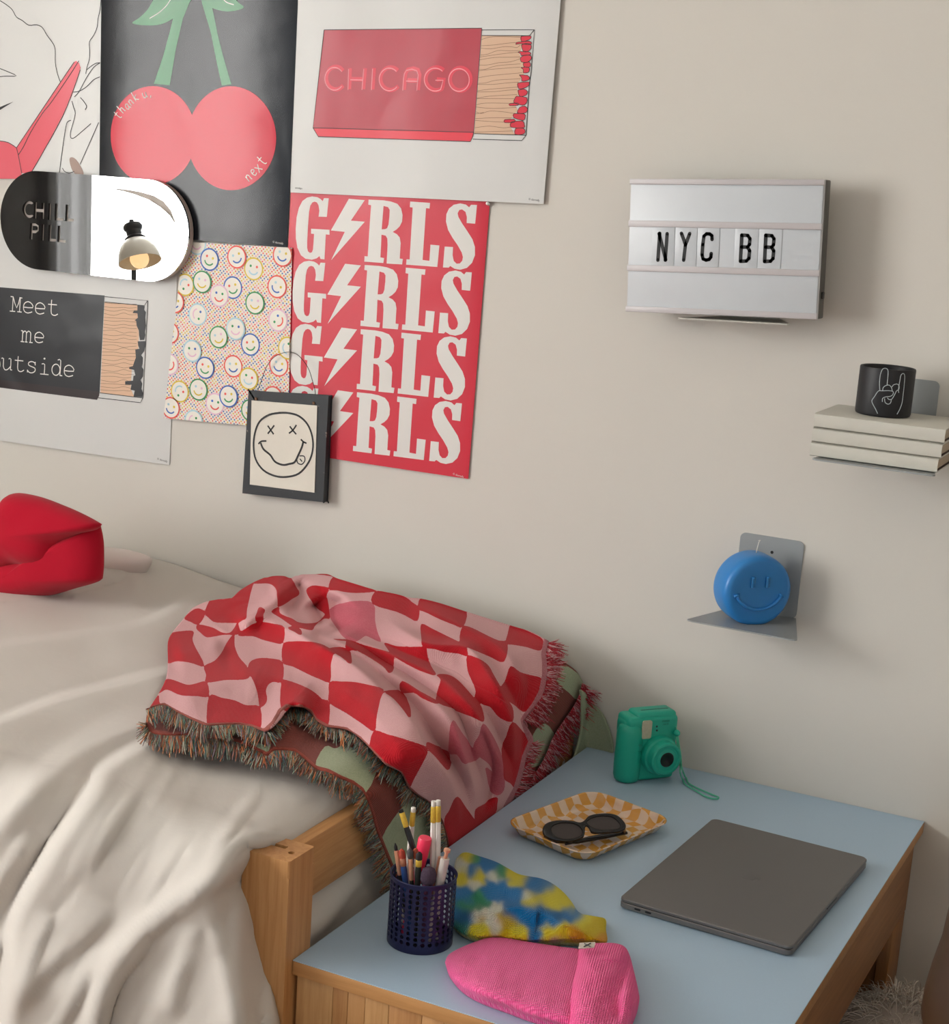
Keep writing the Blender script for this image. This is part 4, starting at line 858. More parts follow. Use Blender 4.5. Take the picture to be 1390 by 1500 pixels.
REDS = [zA(p) for p in [
 [(350, 385), (390, 345), (430, 318), (470, 318), (503, 350), (455, 430), (400, 412)], [(255, 495), (340, 480), (400, 478), (418, 492), (408, 540), (430, 600), (495, 735), (400, 712), (300, 698), (225, 712), (215, 600), (225, 540)],
 [(503, 345), (530, 270), (560, 250), (680, 240), (760, 175), (850, 125), (835, 200), (810, 320), (805, 385), (780, 395), (745, 415), (640, 418), (570, 412), (530, 380)],
 [(440, 460), (455, 432), (560, 455), (620, 488), (680, 495), (720, 455), (748, 408), (752, 440), (755, 500), (640, 505), (560, 520), (510, 522), (470, 490)],
 [(497, 738), (570, 700), (620, 640), (660, 570), (712, 505), (718, 590), (750, 670), (800, 730), (832, 790), (820, 822), (780, 835), (650, 838), (515, 855), (512, 800)],
 [(745, 512), (800, 460), (850, 420), (920, 410), (1000, 425), (1085, 455), (1073, 566), (1000, 560), (920, 540), (850, 515)],
 [(818, 745), (840, 700), (900, 680), (980, 682), (1070, 710), (1066, 848), (1000, 850), (960, 875), (945, 920), (955, 970), (945, 1010), (905, 1037), (890, 960), (870, 880), (838, 805)],
 [(150, 935), (200, 850), (235, 832), (300, 850), (370, 875), (430, 868), (512, 852), (525, 957), (440, 955), (330, 950), (260, 920), (215, 908), (175, 930)],
 [(80, 1040), (155, 950), (165, 1000), (178, 1020), (130, 1030)], [(530, 958), (620, 970), (720, 990), (800, 1025), (905, 1040), (905, 1210), (800, 1190), (700, 1185), (580, 1185), (518, 1180)],
 [(868, 397), (885, 340), (905, 303), (938, 325), (925, 360), (925, 405)]]]
REDS += [zB(p) for p in [
 [(-45, 128), (0, 85), (80, 60), (180, 60), (232, 92), (260, 150), (288, 203), (230, 238), (138, 302), (132, 240), (130, 180), (100, 140), (50, 128)],
 [(85, 335), (138, 302), (150, 345), (190, 370), (240, 390), (280, 415), (340, 425), (400, 420), (425, 412), (400, 445), (378, 472), (300, 455), (240, 440), (150, 378)],
 [(348, 182), (380, 150), (430, 146), (508, 166), (492, 215), (505, 290), (510, 335), (515, 388), (480, 385), (425, 412), (475, 370), (478, 345), (430, 310), (380, 255)],
 [(400, 50), (500, 50), (590, 90), (510, 72), (440, 64)], [(540, 85), (640, 100), (750, 140), (848, 180), (840, 190), (740, 198), (650, 195), (570, 180), (510, 166)],
 [(208, 456), (260, 446), (302, 470), (304, 508), (260, 485)],
 [(178, 575), (250, 555), (350, 555), (430, 570), (490, 595), (543, 640), (525, 720), (518, 850), (440, 830), (350, 790), (250, 740), (173, 708)],
 [(165, 855), (220, 848), (320, 885), (400, 930), (460, 980), (515, 1007), (500, 1190), (450, 1180), (400, 1130), (340, 1060), (250, 1040), (163, 1050)],
 [(510, 612), (570, 598), (640, 597), (662, 605), (665, 640), (668, 718), (600, 670)], [(640, 548), (700, 555), (790, 585), (880, 615), (987, 660), (965, 785), (900, 735), (800, 670), (720, 625), (638, 597)],
 [(540, 538), (600, 540), (645, 542), (645, 550), (590, 548)],
 [(518, 853), (600, 850), (700, 855), (800, 875), (903, 908), (885, 980), (860, 1100), (846, 1212), (760, 1160), (640, 1080), (518, 1007), (512, 930)]]]
REDS += [[(549, 869), (565, 868), (590, 874), (604, 884), (614, 893), (611, 911), (596, 904), (580, 897), (546, 886)], [(548, 1073), (570, 1078), (600, 1087), (624, 1097), (618, 1116), (606, 1138), (594, 1162), (585, 1150), (570, 1135), (552, 1112), (542, 1103)]]
REDS += [zC(p) for p in [
 [(15, 415), (100, 437), (200, 440), (310, 443), (330, 480), (350, 580), (390, 652), (300, 625), (200, 577), (90, 515), (45, 470)], [(15, 770), (150, 768), (180, 840), (200, 900), (197, 965), (150, 905), (80, 825)],
 [(146, 695), (270, 770), (390, 838), (390, 862), (300, 818), (235, 775), (148, 770)], [(285, 85), (400, 100), (520, 140), (615, 183), (588, 297), (520, 280), (420, 240), (330, 195), (266, 163)],
 [(286, 278), (360, 310), (460, 360), (560, 410), (612, 442), (627, 508), (560, 490), (460, 478), (380, 455), (305, 442), (285, 380)],
 [(586, 298), (660, 310), (760, 360), (850, 400), (912, 415), (893, 552), (800, 520), (700, 480), (620, 445), (568, 410)],
 [(398, 650), (470, 648), (540, 680), (600, 740), (680, 835), (722, 890), (735, 990), (650, 945), (550, 905), (396, 850), (410, 770), (430, 688)],
 [(626, 508), (700, 530), (770, 580), (810, 650), (862, 742), (910, 830), (947, 890), (945, 983), (860, 950), (800, 880), (760, 865), (673, 838), (690, 770), (660, 690), (630, 620)]]]
REDS += [zD(p) for p in [[(308, 95), (400, 135), (500, 180), (600, 240), (575, 340), (450, 310), (340, 290), (258, 275), (272, 200)],
 [(300, 488), (380, 540), (480, 570), (585, 600), (570, 690), (530, 780), (440, 905), (340, 850), (250, 770), (205, 685), (262, 600)]]]
REDS += [zE(p) for p in [[(1095, 103), (1180, 180), (1275, 270), (1215, 400), (1190, 520), (1130, 662), (1080, 620), (1028, 582), (1020, 480), (1003, 332), (1050, 220)],
 [(373, 278), (450, 310), (540, 335), (574, 362), (577, 440), (550, 515), (500, 470), (440, 400), (372, 328)],
 [(520, 925), (560, 850), (622, 733), (700, 830), (772, 932), (765, 1000), (720, 1060), (640, 1130), (555, 1190), (535, 1080)], [(783, 842), (860, 800), (962, 738), (965, 800), (950, 870), (860, 950), (765, 1020), (775, 930)]]]
MIDS = [zE([(590, 92), (660, 190), (740, 290), (822, 390), (700, 452), (640, 370), (572, 362), (575, 250)]), zE([(848, 118), (920, 210), (980, 330), (1017, 450), (1030, 580), (1020, 680), (962, 722), (900, 650), (880, 560), (870, 480), (930, 530), (900, 460), (820, 385), (775, 300), (820, 200)]),
        zB([(512, 322), (600, 275), (700, 260), (832, 275), (845, 400), (862, 480), (887, 557), (800, 520), (770, 515), (710, 552), (640, 542), (560, 450), (520, 380)])]
HEM_F = [(214, 1040), (240, 1033), (260, 1044), (280, 1054), (302, 1063), (330, 1062), (352, 1062), (370, 1065), (388, 1071), (400, 1060), (410, 1042), (420, 1035), (440, 1035), (454, 1042), (464, 1056), (480, 1065), (508, 1069), (528, 1082), (546, 1100), (564, 1118), (576, 1124), (588, 1131), (598, 1152), (612, 1164), (629, 1175), (646, 1202), (653, 1227), (656, 1247)]
HEM_R = [(743, 1182), (758, 1154), (765, 1130), (770, 1109), (780, 1086), (772, 1066), (768, 1056), (785, 1033), (795, 1014), (800, 989), (800, 971), (799, 959), (803, 940)]
TOPL = [(386, 848), (400, 845), (416, 845), (426, 848), (438, 843), (460, 842), (480, 842), (494, 848), (520, 856), (550, 865), (580, 871), (600, 876), (618, 878), (646, 885), (683, 897), (748, 917), (778, 926), (795, 935), (803, 940)]
LEFTL = [(214, 1040), (220, 1036), (232, 1018), (243, 996), (246, 970), (246, 942), (254, 926), (268, 909), (280, 894), (294, 886), (310, 881), (336, 879), (352, 866), (370, 855), (386, 848)]
def laplace(t, it=12):
    for _ in range(it):
        c = t.copy(); c[1:-1, 1:-1] = (t[:-2, 1:-1]+t[2:, 1:-1]+t[1:-1, :-2]+t[1:-1, 2:])/4; c[0, 1:-1] = (t[0, :-2]+t[0, 2:]+t[1, 1:-1])/3; c[-1, 1:-1] = (t[-1, :-2]+t[-1, 2:]+t[-2, 1:-1])/3
        t = c
    return t
BR_ = [([(380, 905), (418, 922), (452, 938), (488, 958), (524, 980), (560, 1012), (600, 1052), (624, 1096), (656, 1140), (668, 1175), (672, 1215)], .045, 60, 7),
      ([(425, 915), (450, 924), (513, 950), (552, 975), (590, 998), (638, 1032), (662, 1058), (676, 1100), (692, 1150), (697, 1200)], .030, 26, 7),
      ([(440, 880), (466, 905), (506, 932), (577, 962), (640, 990), (680, 1025), (705, 1058), (722, 1095), (737, 1130), (735, 1165)], .026, 26, 9),
      ([(560, 905), (620, 942), (684, 950), (715, 985), (738, 1025), (750, 1060), (752, 1100), (745, 1130)], .024, 22, 10),
      ([(600, 885), (660, 910), (700, 930), (735, 952), (760, 990), (770, 1030)], .014, 26, 18),
      ([(340, 915), (352, 908), (386, 892), (405, 878), (404, 862), (395, 852)], .025, 18, 8),
      ([(300, 905), (330, 925), (350, 922), (380, 905), (430, 918), (470, 932)], .012, 22, 10),
      ([(405, 890), (424, 905), (445, 918), (470, 925)], .014, 14, 8), ([(500, 870), (490, 900), (505, 935)], -.030, 34, 22), ([(455, 880), (470, 905), (476, 920)], -.026, 14, 14), ([(432, 850), (440, 870), (420, 900)], -.022, 12, 14),
      ([(250, 1040), (300, 1010), (360, 1000), (400, 1015)], .012, 34, 34), ([(330, 975), (370, 985), (420, 1000), (470, 1030)], .010, 24, 24), ([(395, 1090), (405, 1050), (430, 1030), (460, 1045)], .020, 16, 18),
      ([(250, 960), (290, 955), (330, 945)], .012, 26, 20), ([(480, 1000), (540, 1040), (580, 1090), (600, 1140)], .010, 40, 40), ([(590, 1170), (640, 1130), (660, 1120)], -.010, 30, 30),
      ([(700, 1060), (720, 1110), (716, 1160), (705, 1200)], -.020, 12, 12), ([(752, 960), (772, 1000), (760, 1060)], -.010, 20, 20)]
BR = [(l_, a_*1.9, wn_*.85, wf_*.75) for l_, a_, wn_, wf_ in BR_]
off_ = lambda L, a, b: [(x+a, y+b) for x, y in L]
BR += [(off_(BR_[0][0][2:], 16, -8), -.045, 12, 14), (off_(BR_[1][0][1:], 12, -6), -.030, 9, 10), (off_(BR_[2][0][2:], 12, -6), -.026, 10, 10), (off_(BR_[3][0][2:], 11, -5), -.020, 8, 9)]
def patch(name, B, R, Tp, L, nu, nv, dz, dx, ridges, attrs, mat, lift=0., fade=None, noise=.004, it=10, thick=.0035):
    Q = coons(B, R, Tp, L, nu, nv); px, py = Q[..., 0], Q[..., 1]; t, d = march(px, py, dz, dx); t = laplace(t, it)
    D = ridge_field(px, py, ridges)+noise*vnoise(px/22., py/22., 11)+lift
    if fade is not None: D *= sm(-2, 26, fade(px, py))
    t = t-D; P = CAM+d*t[..., None]; me = grid_mesh(P, flip=False)
    for nm, f in attrs.items(): attr(me, nm, f(px, py))
    o = link(name, me, mat, blk, smooth=True); so = o.modifiers.new('s', 'SOLIDIFY'); so.thickness = thick; so.offset = 0
    return o
def tabledist(px, py): s_, _ = segdist(px, py, [(430, 1404), (861, 1091)]); return -s_
def multi(polys):
    def f(px, py):
        out = np.full(px.shape, -1e9)
        for p in polys:
            A = np.array(p); lo_, hi_ = A.min(0)-12, A.max(0)+12; m = (px > lo_[0]) & (px < hi_[0]) & (py > lo_[1]) & (py < hi_[1])
            if m.any(): r_ = np.full(px.shape, -20.); r_[m] = poly_sd(px[m], py[m], p, 3)+.35; out = np.maximum(out, r_)
        return np.maximum(out, -20)
    return f
def near(line, w): return lambda px, py: w-np.abs(segdist(px, py, line)[0])
HRB = HEM_R
TOPW = woven('woven_throw_face', [('sd_mid', '#b5495a', '#c9707c'), ('sd_red', '#a8111d', '#bd1c29'), ('sd_band', '#8f3340', '#c58b92'), ('sd_hem', '#86403a', '#9c5a50')], ('#dcb4b4', '#c98d92'))
patch('blanket_face', HEM_F, [(656, 1247), (700, 1214)]+HEM_R, TOPL, LEFTL, 250, 150, .012, .0, BR, {'sd_red': multi(REDS), 'sd_mid': multi(MIDS), 'sd_band': near([(743, 1182), (758, 1154), (765, 1130), (770, 1109), (780, 1086), (768, 1056), (785, 1033), (795, 1014), (800, 989), (800, 971), (799, 959), (803, 940)], 7.), 'sd_hem': near(HEM_F, 2.2)}, TOPW, fade=tabledist, lift=.007)
BACKW = woven('woven_throw_reverse', [('sd_green', '#8c9a7c', '#b3b89c'), ('sd_hem', '#8a3b30', '#9c5144')], ('#8e4238', '#633228'))
GA = [zF(p) for p in [[(672, 205), (760, 225), (850, 190), (1000, 290), (1112, 350), (1012, 590), (880, 500), (760, 440), (592, 375)], [(1310, 720), (1500, 560), (1700, 800), (1700, 1300), (1220, 1400), (1215, 1170), (1190, 1080), (1152, 960)], [(0, 180), (100, 175), (180, 200), (215, 180), (170, 285), (110, 240), (50, 205)]]]
HEM_A = [(214, 1058), (222, 1074), (250, 1078), (275, 1077), (300, 1082), (330, 1083), (360, 1092), (382, 1103), (392, 1108), (402, 1100), (430, 1101), (443, 1110), (462, 1127), (481, 1132), (498, 1141), (515, 1148), (529, 1158), (538, 1174), (545, 1195), (550, 1215), (557, 1233), (564, 1250), (572, 1270), (584, 1300)]
patch('blanket_underside', HEM_A, [(584, 1300), (625, 1268), (668, 1238)], [(225, 1030), (300, 1045), (380, 1050), (420, 1020), (450, 1022), (500, 1050), (560, 1095), (610, 1130), (650, 1180), (668, 1238)], [(214, 1058), (216, 1045), (225, 1030)], 170, 36, .004, -.008, [([(395, 1105), (405, 1080), (440, 1060)], .012, 14, 14), ([(520, 1150), (560, 1170), (600, 1220)], .01, 20, 20)], {'sd_green': multi(GA), 'sd_hem': near(HEM_A, 4.)}, BACKW, it=6, lift=-.002, fade=tabledist)
# right-hand lower layer and corner
G3 = [[(819, 975), (836, 980), (854, 999), (845, 1024), (832, 1014), (818, 1003), (810, 995)], [(780, 1075), (797, 1060), (812, 1081), (803, 1105), (790, 1120), (770, 1120)]]
HEM_L = [(766, 1172), (780, 1140), (793, 1118), (802, 1100), (810, 1080), (826, 1055), (840, 1035), (848, 1018), (853, 1000)]
patch('blanket_underside', [(730, 1196), (748, 1184), (766, 1168)], HEM_L, [(770, 945), (800, 955), (822, 968), (842, 982), (853, 1000)], [(730, 1196), (745, 1110), (760, 1040), (770, 945)], 30, 60, .002, -.010, [], {'sd_green': multi(G3), 'sd_hem': near([(0, 0), (1, 1)], 1.)}, BACKW, it=4, lift=-.007, fade=tabledist)
patch('blanket_corner', [(838, 1118), (860, 1104), (898, 1104)], [(898, 1104), (897, 1085), (886, 1052), (876, 1040)], [(850, 1010), (862, 1020), (876, 1040)], [(838, 1118), (850, 1070), (850, 1010)], 16, 30, -.004, .0, [], {'sd_green': lambda px, py: np.full(px.shape, 9.), 'sd_hem': lambda px, py: np.full(px.shape, -9.)}, BACKW, it=2)
# fringes
def fringe(name, line, cols, n_, lmin, lmax, dz, dx, lift, side=1, down=.55, label=None, clump=6):
    L = resample(cr(line, 5, False), 400); rng = np.random.RandomState(len(line)+n_); i0 = rng.rand(n_)*398; k = i0.astype(int); f = (i0-k)[:, None]
    base = L[k]*(1-f)+L[k+1]*f; tg = L[np.minimum(k+6, 399)]-L[np.maximum(k-6, 0)]; tg /= np.linalg.norm(tg, axis=1, keepdims=True)+1e-9
    nr = np.stack([-tg[:, 1], tg[:, 0]], -1)*side; dirr = nr+np.array([0, down]); dirr /= np.linalg.norm(dirr, axis=1, keepdims=True)
    cl = rng.rand(400//clump+2, 2)-.5; cj = cl[(i0/clump).astype(int)]*1.1; dirr = dirr+cj*.62+(rng.rand(n_, 2)-.5)*.5
    ln = lmin+(lmax-lmin)*rng.rand(n_); curl = (rng.rand(n_, 2)-.5)*9; pts = []
    for w in (0, .3, .65, 1.): pts.append(base+dirr*(ln*w)[:, None]+curl*(w*w))
    Q = np.stack(pts, 1); off = lift+(rng.rand(n_)*.008)[:, None]*np.array([.2, 1, 1, .5]); t, d = march(Q[..., 0], Q[..., 1], dz, dx); P = CAM+d*(t-off)[..., None]
    P[..., 0] = np.where(P[..., 2] < T+.002, np.minimum(P[..., 0], .4305), P[..., 0])
    mb = MB()
    for a in range(n_): mb.add(tube([tuple(p) for p in P[a]], [.00062, .00066, .0006, .0004], 3, cap=False), int(rng.rand()*len(cols)))
    o = link(name, mb.mesh(), [plain(c, .9, var=.1) for c in cols], blk); tag(o, label, kind='stuff'); return o
MULTI = ['#4c6b60', '#6b7f70', '#96543a', '#7a5040', '#c47a48', '#9daa98', '#40565c', '#a89d8e', '#7d7a5e', '#5a4a44', '#7f6f7a']
PINKS = ['#b81f30', '#a82a3a', '#d39aa2', '#deb6ba', '#c23847', '#9c2433']
fringe('fringe', HEM_F, MULTI, 3200, 11, 20, .012, .0, .005, label='multicoloured green, grey and rust fringe')
fringe('fringe', HEM_A, MULTI+['#b5673a', '#7a4032'], 2800, 10, 21, .004, -.008, .002, label='multicoloured green, grey and rust fringe')
fringe('fringe', [(752, 1166), (758, 1154), (765, 1130), (770, 1109), (778, 1088)], PINKS, 260, 11, 17, .012, 0, .005, 1, -.2, 'red and pink fringe')
fringe('fringe', HEM_R[6:], PINKS, 1000, 13, 22, .012, 0, .004, 1, .1, 'red and pink fringe')
fringe('fringe', HEM_L, PINKS, 1300, 12, 25, .002, -.004, .004, 1, .35, 'red and pink fringe')
# ---- pillows
def puff(outline, to3, thick, name, mat, parent=None, center=None, rings=16, seg=120, p=2.2, back=True, bump=None, base=0.):
    """inflated closed outline in a plane; to3(x, y, h) -> world"""
    O = resample(cr(outline+[outline[0]], 6, False), seg+1)[:-1]; c = np.array(center) if center is not None else O.mean(0)
    V = []; F = []; rs = [math.sin(math.pi/2*i/rings) for i in range(1, rings+1)]
    for sgn in ((1, -1) if back else (1,)):
        o0 = len(V); V.append(to3(c[0], c[1], base+sgn*thick*(1 if sgn > 0 else .6)))
        for r in rs:
            for q in O:
                x, y = c+(q-c)*r; h = (1-r**p)**.5 if r < 1 else 0; hh = h*thick*(1 if sgn > 0 else .6)*sgn
                if bump is not None and sgn > 0: hh += bump(x, y)*min(1, (1-r)*6)
                V.append(to3(x, y, base+hh))
        for k in range(seg): a = o0+1+k; b = o0+1+(k+1) % seg; F.append((o0, a, b) if sgn > 0 else (o0, b, a))
        for i in range(rings-1):
            for k in range(seg):
                a = o0+1+i*seg+k; b = o0+1+i*seg+(k+1) % seg; f = (a, a+seg, b+seg, b); F.append(f if sgn > 0 else f[::-1])
    me = mesh(V, F); bm = bmesh.new(); bm.from_mesh(me); bmesh.ops.remove_doubles(bm, verts=bm.verts, dist=1e-5); bmesh.ops.recalc_face_normals(bm, faces=bm.faces); bm.to_mesh(me); bm.free()
    return link(name, me, mat, parent, smooth=True)
REDF = cloth_mat('red_felt', '#b01029', wob=.35)
YP = -.30
pil = thing('cushion', 'red lips-shaped cushion lying on the duvet at the left edge', 'cushion', (onY(60, 870, YP)[0], YP, onY(60, 870, YP)[2]))
def pl3(Yp): return lambda x, y, h: tuple(onY(x, y, Yp)+np.array([.25, -.95, .15])*h)
def lipb(x, y): return .004*float(vnoise(np.array([x/30.]), np.array([y/30.]), 3)[0])
up = [(149, 768), (141, 763), (120, 752), (95, 741), (60, 728), (28, 722), (12, 727), (8, 740), (10, 752), (0, 747), (-30, 735), (-60, 728), (-95, 745), (-140, 775), (-110, 800), (-60, 825), (0, 836), (30, 828), (56, 832), (80, 825), (88, 812), (92, 797), (118, 783), (143, 775)]
puff(up, pl3(YP-.02), .055, 'upper_lip', REDF, pil, center=(15, 785), bump=lipb, p=2.6)
lo2 = [(147, 770), (151, 790), (152, 815), (151, 838), (146, 851), (110, 862), (72, 873), (30, 878), (-20, 878), (-80, 868), (-130, 825), (-140, 790), (-90, 800), (-40, 815), (30, 815), (60, 812), (85, 795), (115, 778)]
puff(lo2, pl3(YP), .058, 'lower_lip', REDF, pil, center=(25, 845), bump=lipb, p=2.6)
PWH = cloth_mat('pale_pillow', '#d8cdc8')
o = puff([(20, 780), (90, 788), (150, 800), (190, 806), (222, 818), (214, 838), (196, 856), (160, 868), (60, 880), (0, 870)], pl3(-.10), .05, 'pillow', PWH, None, center=(100, 838), bump=lipb)
tag(o, 'pale pillow peeking out behind the red lips cushion against the wall', 'pillow')
# ================================================================== TABLE
BLUE = plain('#aac3d8', .42, var=.03, scale=300, name='blue_laminate')
TX0, TX1, TY0, TY1 = .4333, 1.0104, -.9480, -.0008
tab = thing('table', 'low oak table with a pale blue top at the foot of the bed', 'table', ((TX0+TX1)/2, (TY0+TY1)/2, 0))
box('table_top', (TX0, TY0, z_(-.0012)), (TX1, TY1, z_(0)), BLUE, tab)
EDG = wood('#c2905c', '#a87848', rot=(0, math.pi/2, 0), rough=.45, name='oak_edge')
box('top_board', (TX0-.0003, TY0-.0006, z_(-.0195)), (TX1+.0003, TY1, z_(-.0013)), EDG, tab, bevel=.0008)
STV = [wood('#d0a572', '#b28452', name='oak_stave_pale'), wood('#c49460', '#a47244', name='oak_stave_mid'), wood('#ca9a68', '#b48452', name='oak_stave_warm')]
k = 0; x = TX0+.0045; yo = TY0+.0045
wds = [.052, .021, .024, .033, .045, .030, .040, .026, .05, .036, .042, .030, .048, .038, .05]
while x < TX1-.012:
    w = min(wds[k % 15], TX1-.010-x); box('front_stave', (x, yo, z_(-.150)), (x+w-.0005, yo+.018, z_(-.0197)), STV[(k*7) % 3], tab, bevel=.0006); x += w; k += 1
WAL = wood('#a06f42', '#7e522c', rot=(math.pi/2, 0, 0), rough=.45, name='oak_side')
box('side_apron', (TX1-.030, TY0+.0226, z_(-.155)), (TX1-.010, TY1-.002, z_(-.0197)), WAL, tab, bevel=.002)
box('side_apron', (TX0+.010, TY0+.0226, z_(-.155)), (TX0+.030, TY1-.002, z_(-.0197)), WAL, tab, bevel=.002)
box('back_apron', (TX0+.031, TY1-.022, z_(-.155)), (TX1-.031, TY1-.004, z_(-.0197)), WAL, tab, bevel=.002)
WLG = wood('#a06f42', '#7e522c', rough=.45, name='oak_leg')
for xa, xb in ((TX0+.0305, TX0+.09), (TX1-.09, TX1-.0305)):
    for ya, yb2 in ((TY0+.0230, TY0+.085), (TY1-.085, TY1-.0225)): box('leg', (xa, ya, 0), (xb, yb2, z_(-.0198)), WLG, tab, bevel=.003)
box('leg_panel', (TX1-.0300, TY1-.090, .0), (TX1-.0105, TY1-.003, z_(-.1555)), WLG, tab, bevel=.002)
# ---- fur throw and chair at the lower right
FURC = cloth_mat('fur_base', '#b9aea4')
fc = np.array([1.03, -.20]); 
fu = thing('fur_throw', 'shaggy off-white fur cushion heaped beside the table leg at the lower right', 'fur', (fc[0], fc[1], 0))
V, F = lathe([(0, .0), (.13, .0), (.165, .03), (.17, .09), (.155, .145), (.11, .180), (.05, .195), (0, .198)], 40, Matrix.Translation((1.065, -.245, 0))); 
V = [Vector((1.065+(v.x-1.065)*.82, -.245+(v.y+.245)*.75, v.z*1.15)) for v in V]
link('fur_body', mesh(V, F), FURC, fu, smooth=True)
mb = MB(); rng = random.Random(5)
for i in range(4200):
    a = rng.uniform(0, 2*math.pi); hgt = rng.random(); 
    el = math.asin(rng.uniform(.0, 1)); n0 = Vector((math.cos(a)*math.cos(el), math.sin(a)*math.cos(el), math.sin(el)))
    p = Vector((1.065+n0.x*.138, -.245+n0.y*.125, .035+n0.z*.190)); t = Vector((rng.uniform(-1, 1), rng.uniform(-1, 1), rng.uniform(-1, .4))); dd_ = (n0*.7+t*.7).normalized(); l = rng.uniform(.03, .055)
    mb.add(tube([p-n0*.003, p+dd_*l*.4, p+dd_*l*.75+Vector((0, 0, -.006)), p+dd_*l+Vector((0, 0, -.016))], [.0009, .0008, .0006, .0003], 3, cap=False), rng.randrange(3))
tag(link('fur_strands', mb.mesh(), [plain('#c9beb2', .8), plain('#b3a698', .8), plain('#d8cfc4', .8)], fu), kind='stuff')
CHW = plain('#3f2a19', .45, var=.2, scale=6)
ch = thing('tub_chair', 'rounded dark brown tub chair edge with a brass leg, cut off by the right side', 'chair', (1.36, -.55, 0))
ccx, ccy = 1.340, -.62
def chx(px, py): 
    q = onY(px, py, ccy); return q
pp = [chx(1392, 1362), chx(1378, 1400), chx(1367, 1435), chx(1362.5, 1460), chx(1366, 1480), chx(1378, 1505), chx(1400, 1530)]
pp = [q-np.array([.007, 0, 0]) for q in pp]
prof = [(0, pp[-1][2]-.04), (.08, pp[-1][2]-.035)]+[(ccx-q[0], q[2]) for q in pp[::-1]]+[(ccx-pp[0][0]-.004, pp[0][2]+.05), (ccx-pp[0][0]-.010, pp[0][2]+.09), (ccx-pp[0][0]-.02, pp[0][2]+.095), (ccx-pp[0][0]-.035, pp[0][2]+.06), (.10, pp[2][2]+.03), (0, pp[2][2]+.03)]
V, F = lathe([(max(r, 0), z) for r, z in prof], 72, Matrix.Translation((ccx, ccy, 0))); link('seat_shell', mesh(V, F), CHW, ch, sharp=50)
BRASS = plain('#b08a4a', .25, .9)
for a in (160, 70, -20, 250):
    bx = ccx+.10*math.cos(math.radians(a)); by = ccy+.10*math.sin(math.radians(a)); tube_obj('leg', [(bx, by, pp[-1][2]-.01), (bx+.045*math.cos(math.radians(a)), by+.045*math.sin(math.radians(a)), .0)], [.011, .007], BRASS, ch)
# ================================================================== LAPTOP
la_, lc_ = -.04529, (.8459, -.4091)
lw, ld_ = .2407*1.0087, .3493*1.0087
lap = thing('laptop', 'closed space-grey laptop lying on the pale blue table', 'laptop', (lc_[0], lc_[1], T), (0, 0, la_))
n = NT('dark_aluminium'); n.b.inputs['Base Color'].default_value = lin('#757271'); setp(n, .45, .6); nz = n.n('TexNoise', Scale=900.); n.l(n.coords(), nz.inputs['Vector']); n.bump(nz.outputs['Fac'], .05, .0005); ALU = n.m
def rslab(name, hx, hy, r, z0, z1, mat, parent, chamf=.0006):
    rings = []; 
    for (ins, z) in ((chamf, z0), (0, z0+chamf), (0, z1-chamf), (chamf, z1)): rings.append([(x, y, z) for x, y in rrect(-hx+ins, hx-ins, -hy+ins, hy-ins, r, 8)])
    m = len(rings[0]); V = [v for rg in rings for v in rg]; F = []
    for i in range(3):
        for k in range(m): a = i*m+k; b = i*m+(k+1) % m; F.append((a, b, b+m, a+m))
    F.append(tuple(range(m))[::-1]); F.append(tuple(3*m+k for k in range(m))); return link(name, mesh(V, F), mat, parent, local=True, sharp=35)
rslab('base', lw/2, ld_/2, .010, .0012, .0098, ALU, lap, .0015); rslab('lid', lw/2, ld_/2, .010, .0104, .0155, ALU, lap, .0012)
rslab('seam', lw/2-.0012, ld_/2-.0012, .009, .0097, .0105, plain('#151515', .5), lap, .0001)
for (fx_, fy_) in ((-.10, -.15), (.10, -.15), (-.10, .15), (.10, .15)):
    V, F = lathe([(0, 0), (.008, 0), (.008, .0013), (0, .0013)], 20, Matrix.Translation((fx_, fy_, 0))); link('rubber_foot', mesh(V, F), plain('#1a1a1a', .7), lap, local=True)
lyf = -ld_/2
for k in range(2):
    x0 = -lw/2+.028+k*.0155; V, F = prism([rrect(x0-.0045, x0+.0045, .0046, .0074, .0013)], lyf-.0003, lyf+.001); link('port', mesh(V, F), plain('#0c0c0d', .4), lap, local=True)
lg = [(0, .0085), (.003, .0105), (.007, .0105), (.010, .0075), (.0085, .004), (.009, .0005), (.0105, -.002), (.0085, -.0075), (.0055, -.0105), (.002, -.0098), (0, -.0102), (-.0025, -.0105), (-.006, -.010), (-.0095, -.005), (-.0105, .001), (-.009, .0075), (-.005, .0105), (-.002, .0095)]
V, F = prism([[(y*.9, -x*.9) for x, y in cr(lg, 3)], [(.0115, -.001), (.0155, .001), (.0160, .0), (.0140, -.0025)]], .0157, .0154, lambda x, y, z: (x, y, z)); link('emblem', mesh(V, F), plain('#6c6968', .32, .6), lap, local=True)
box('lid_notch', (lw/2-.0012, -.022, .0092), (lw/2+.0002, .022, .0108), plain('#2a2a2c', .4), lap, local=True)
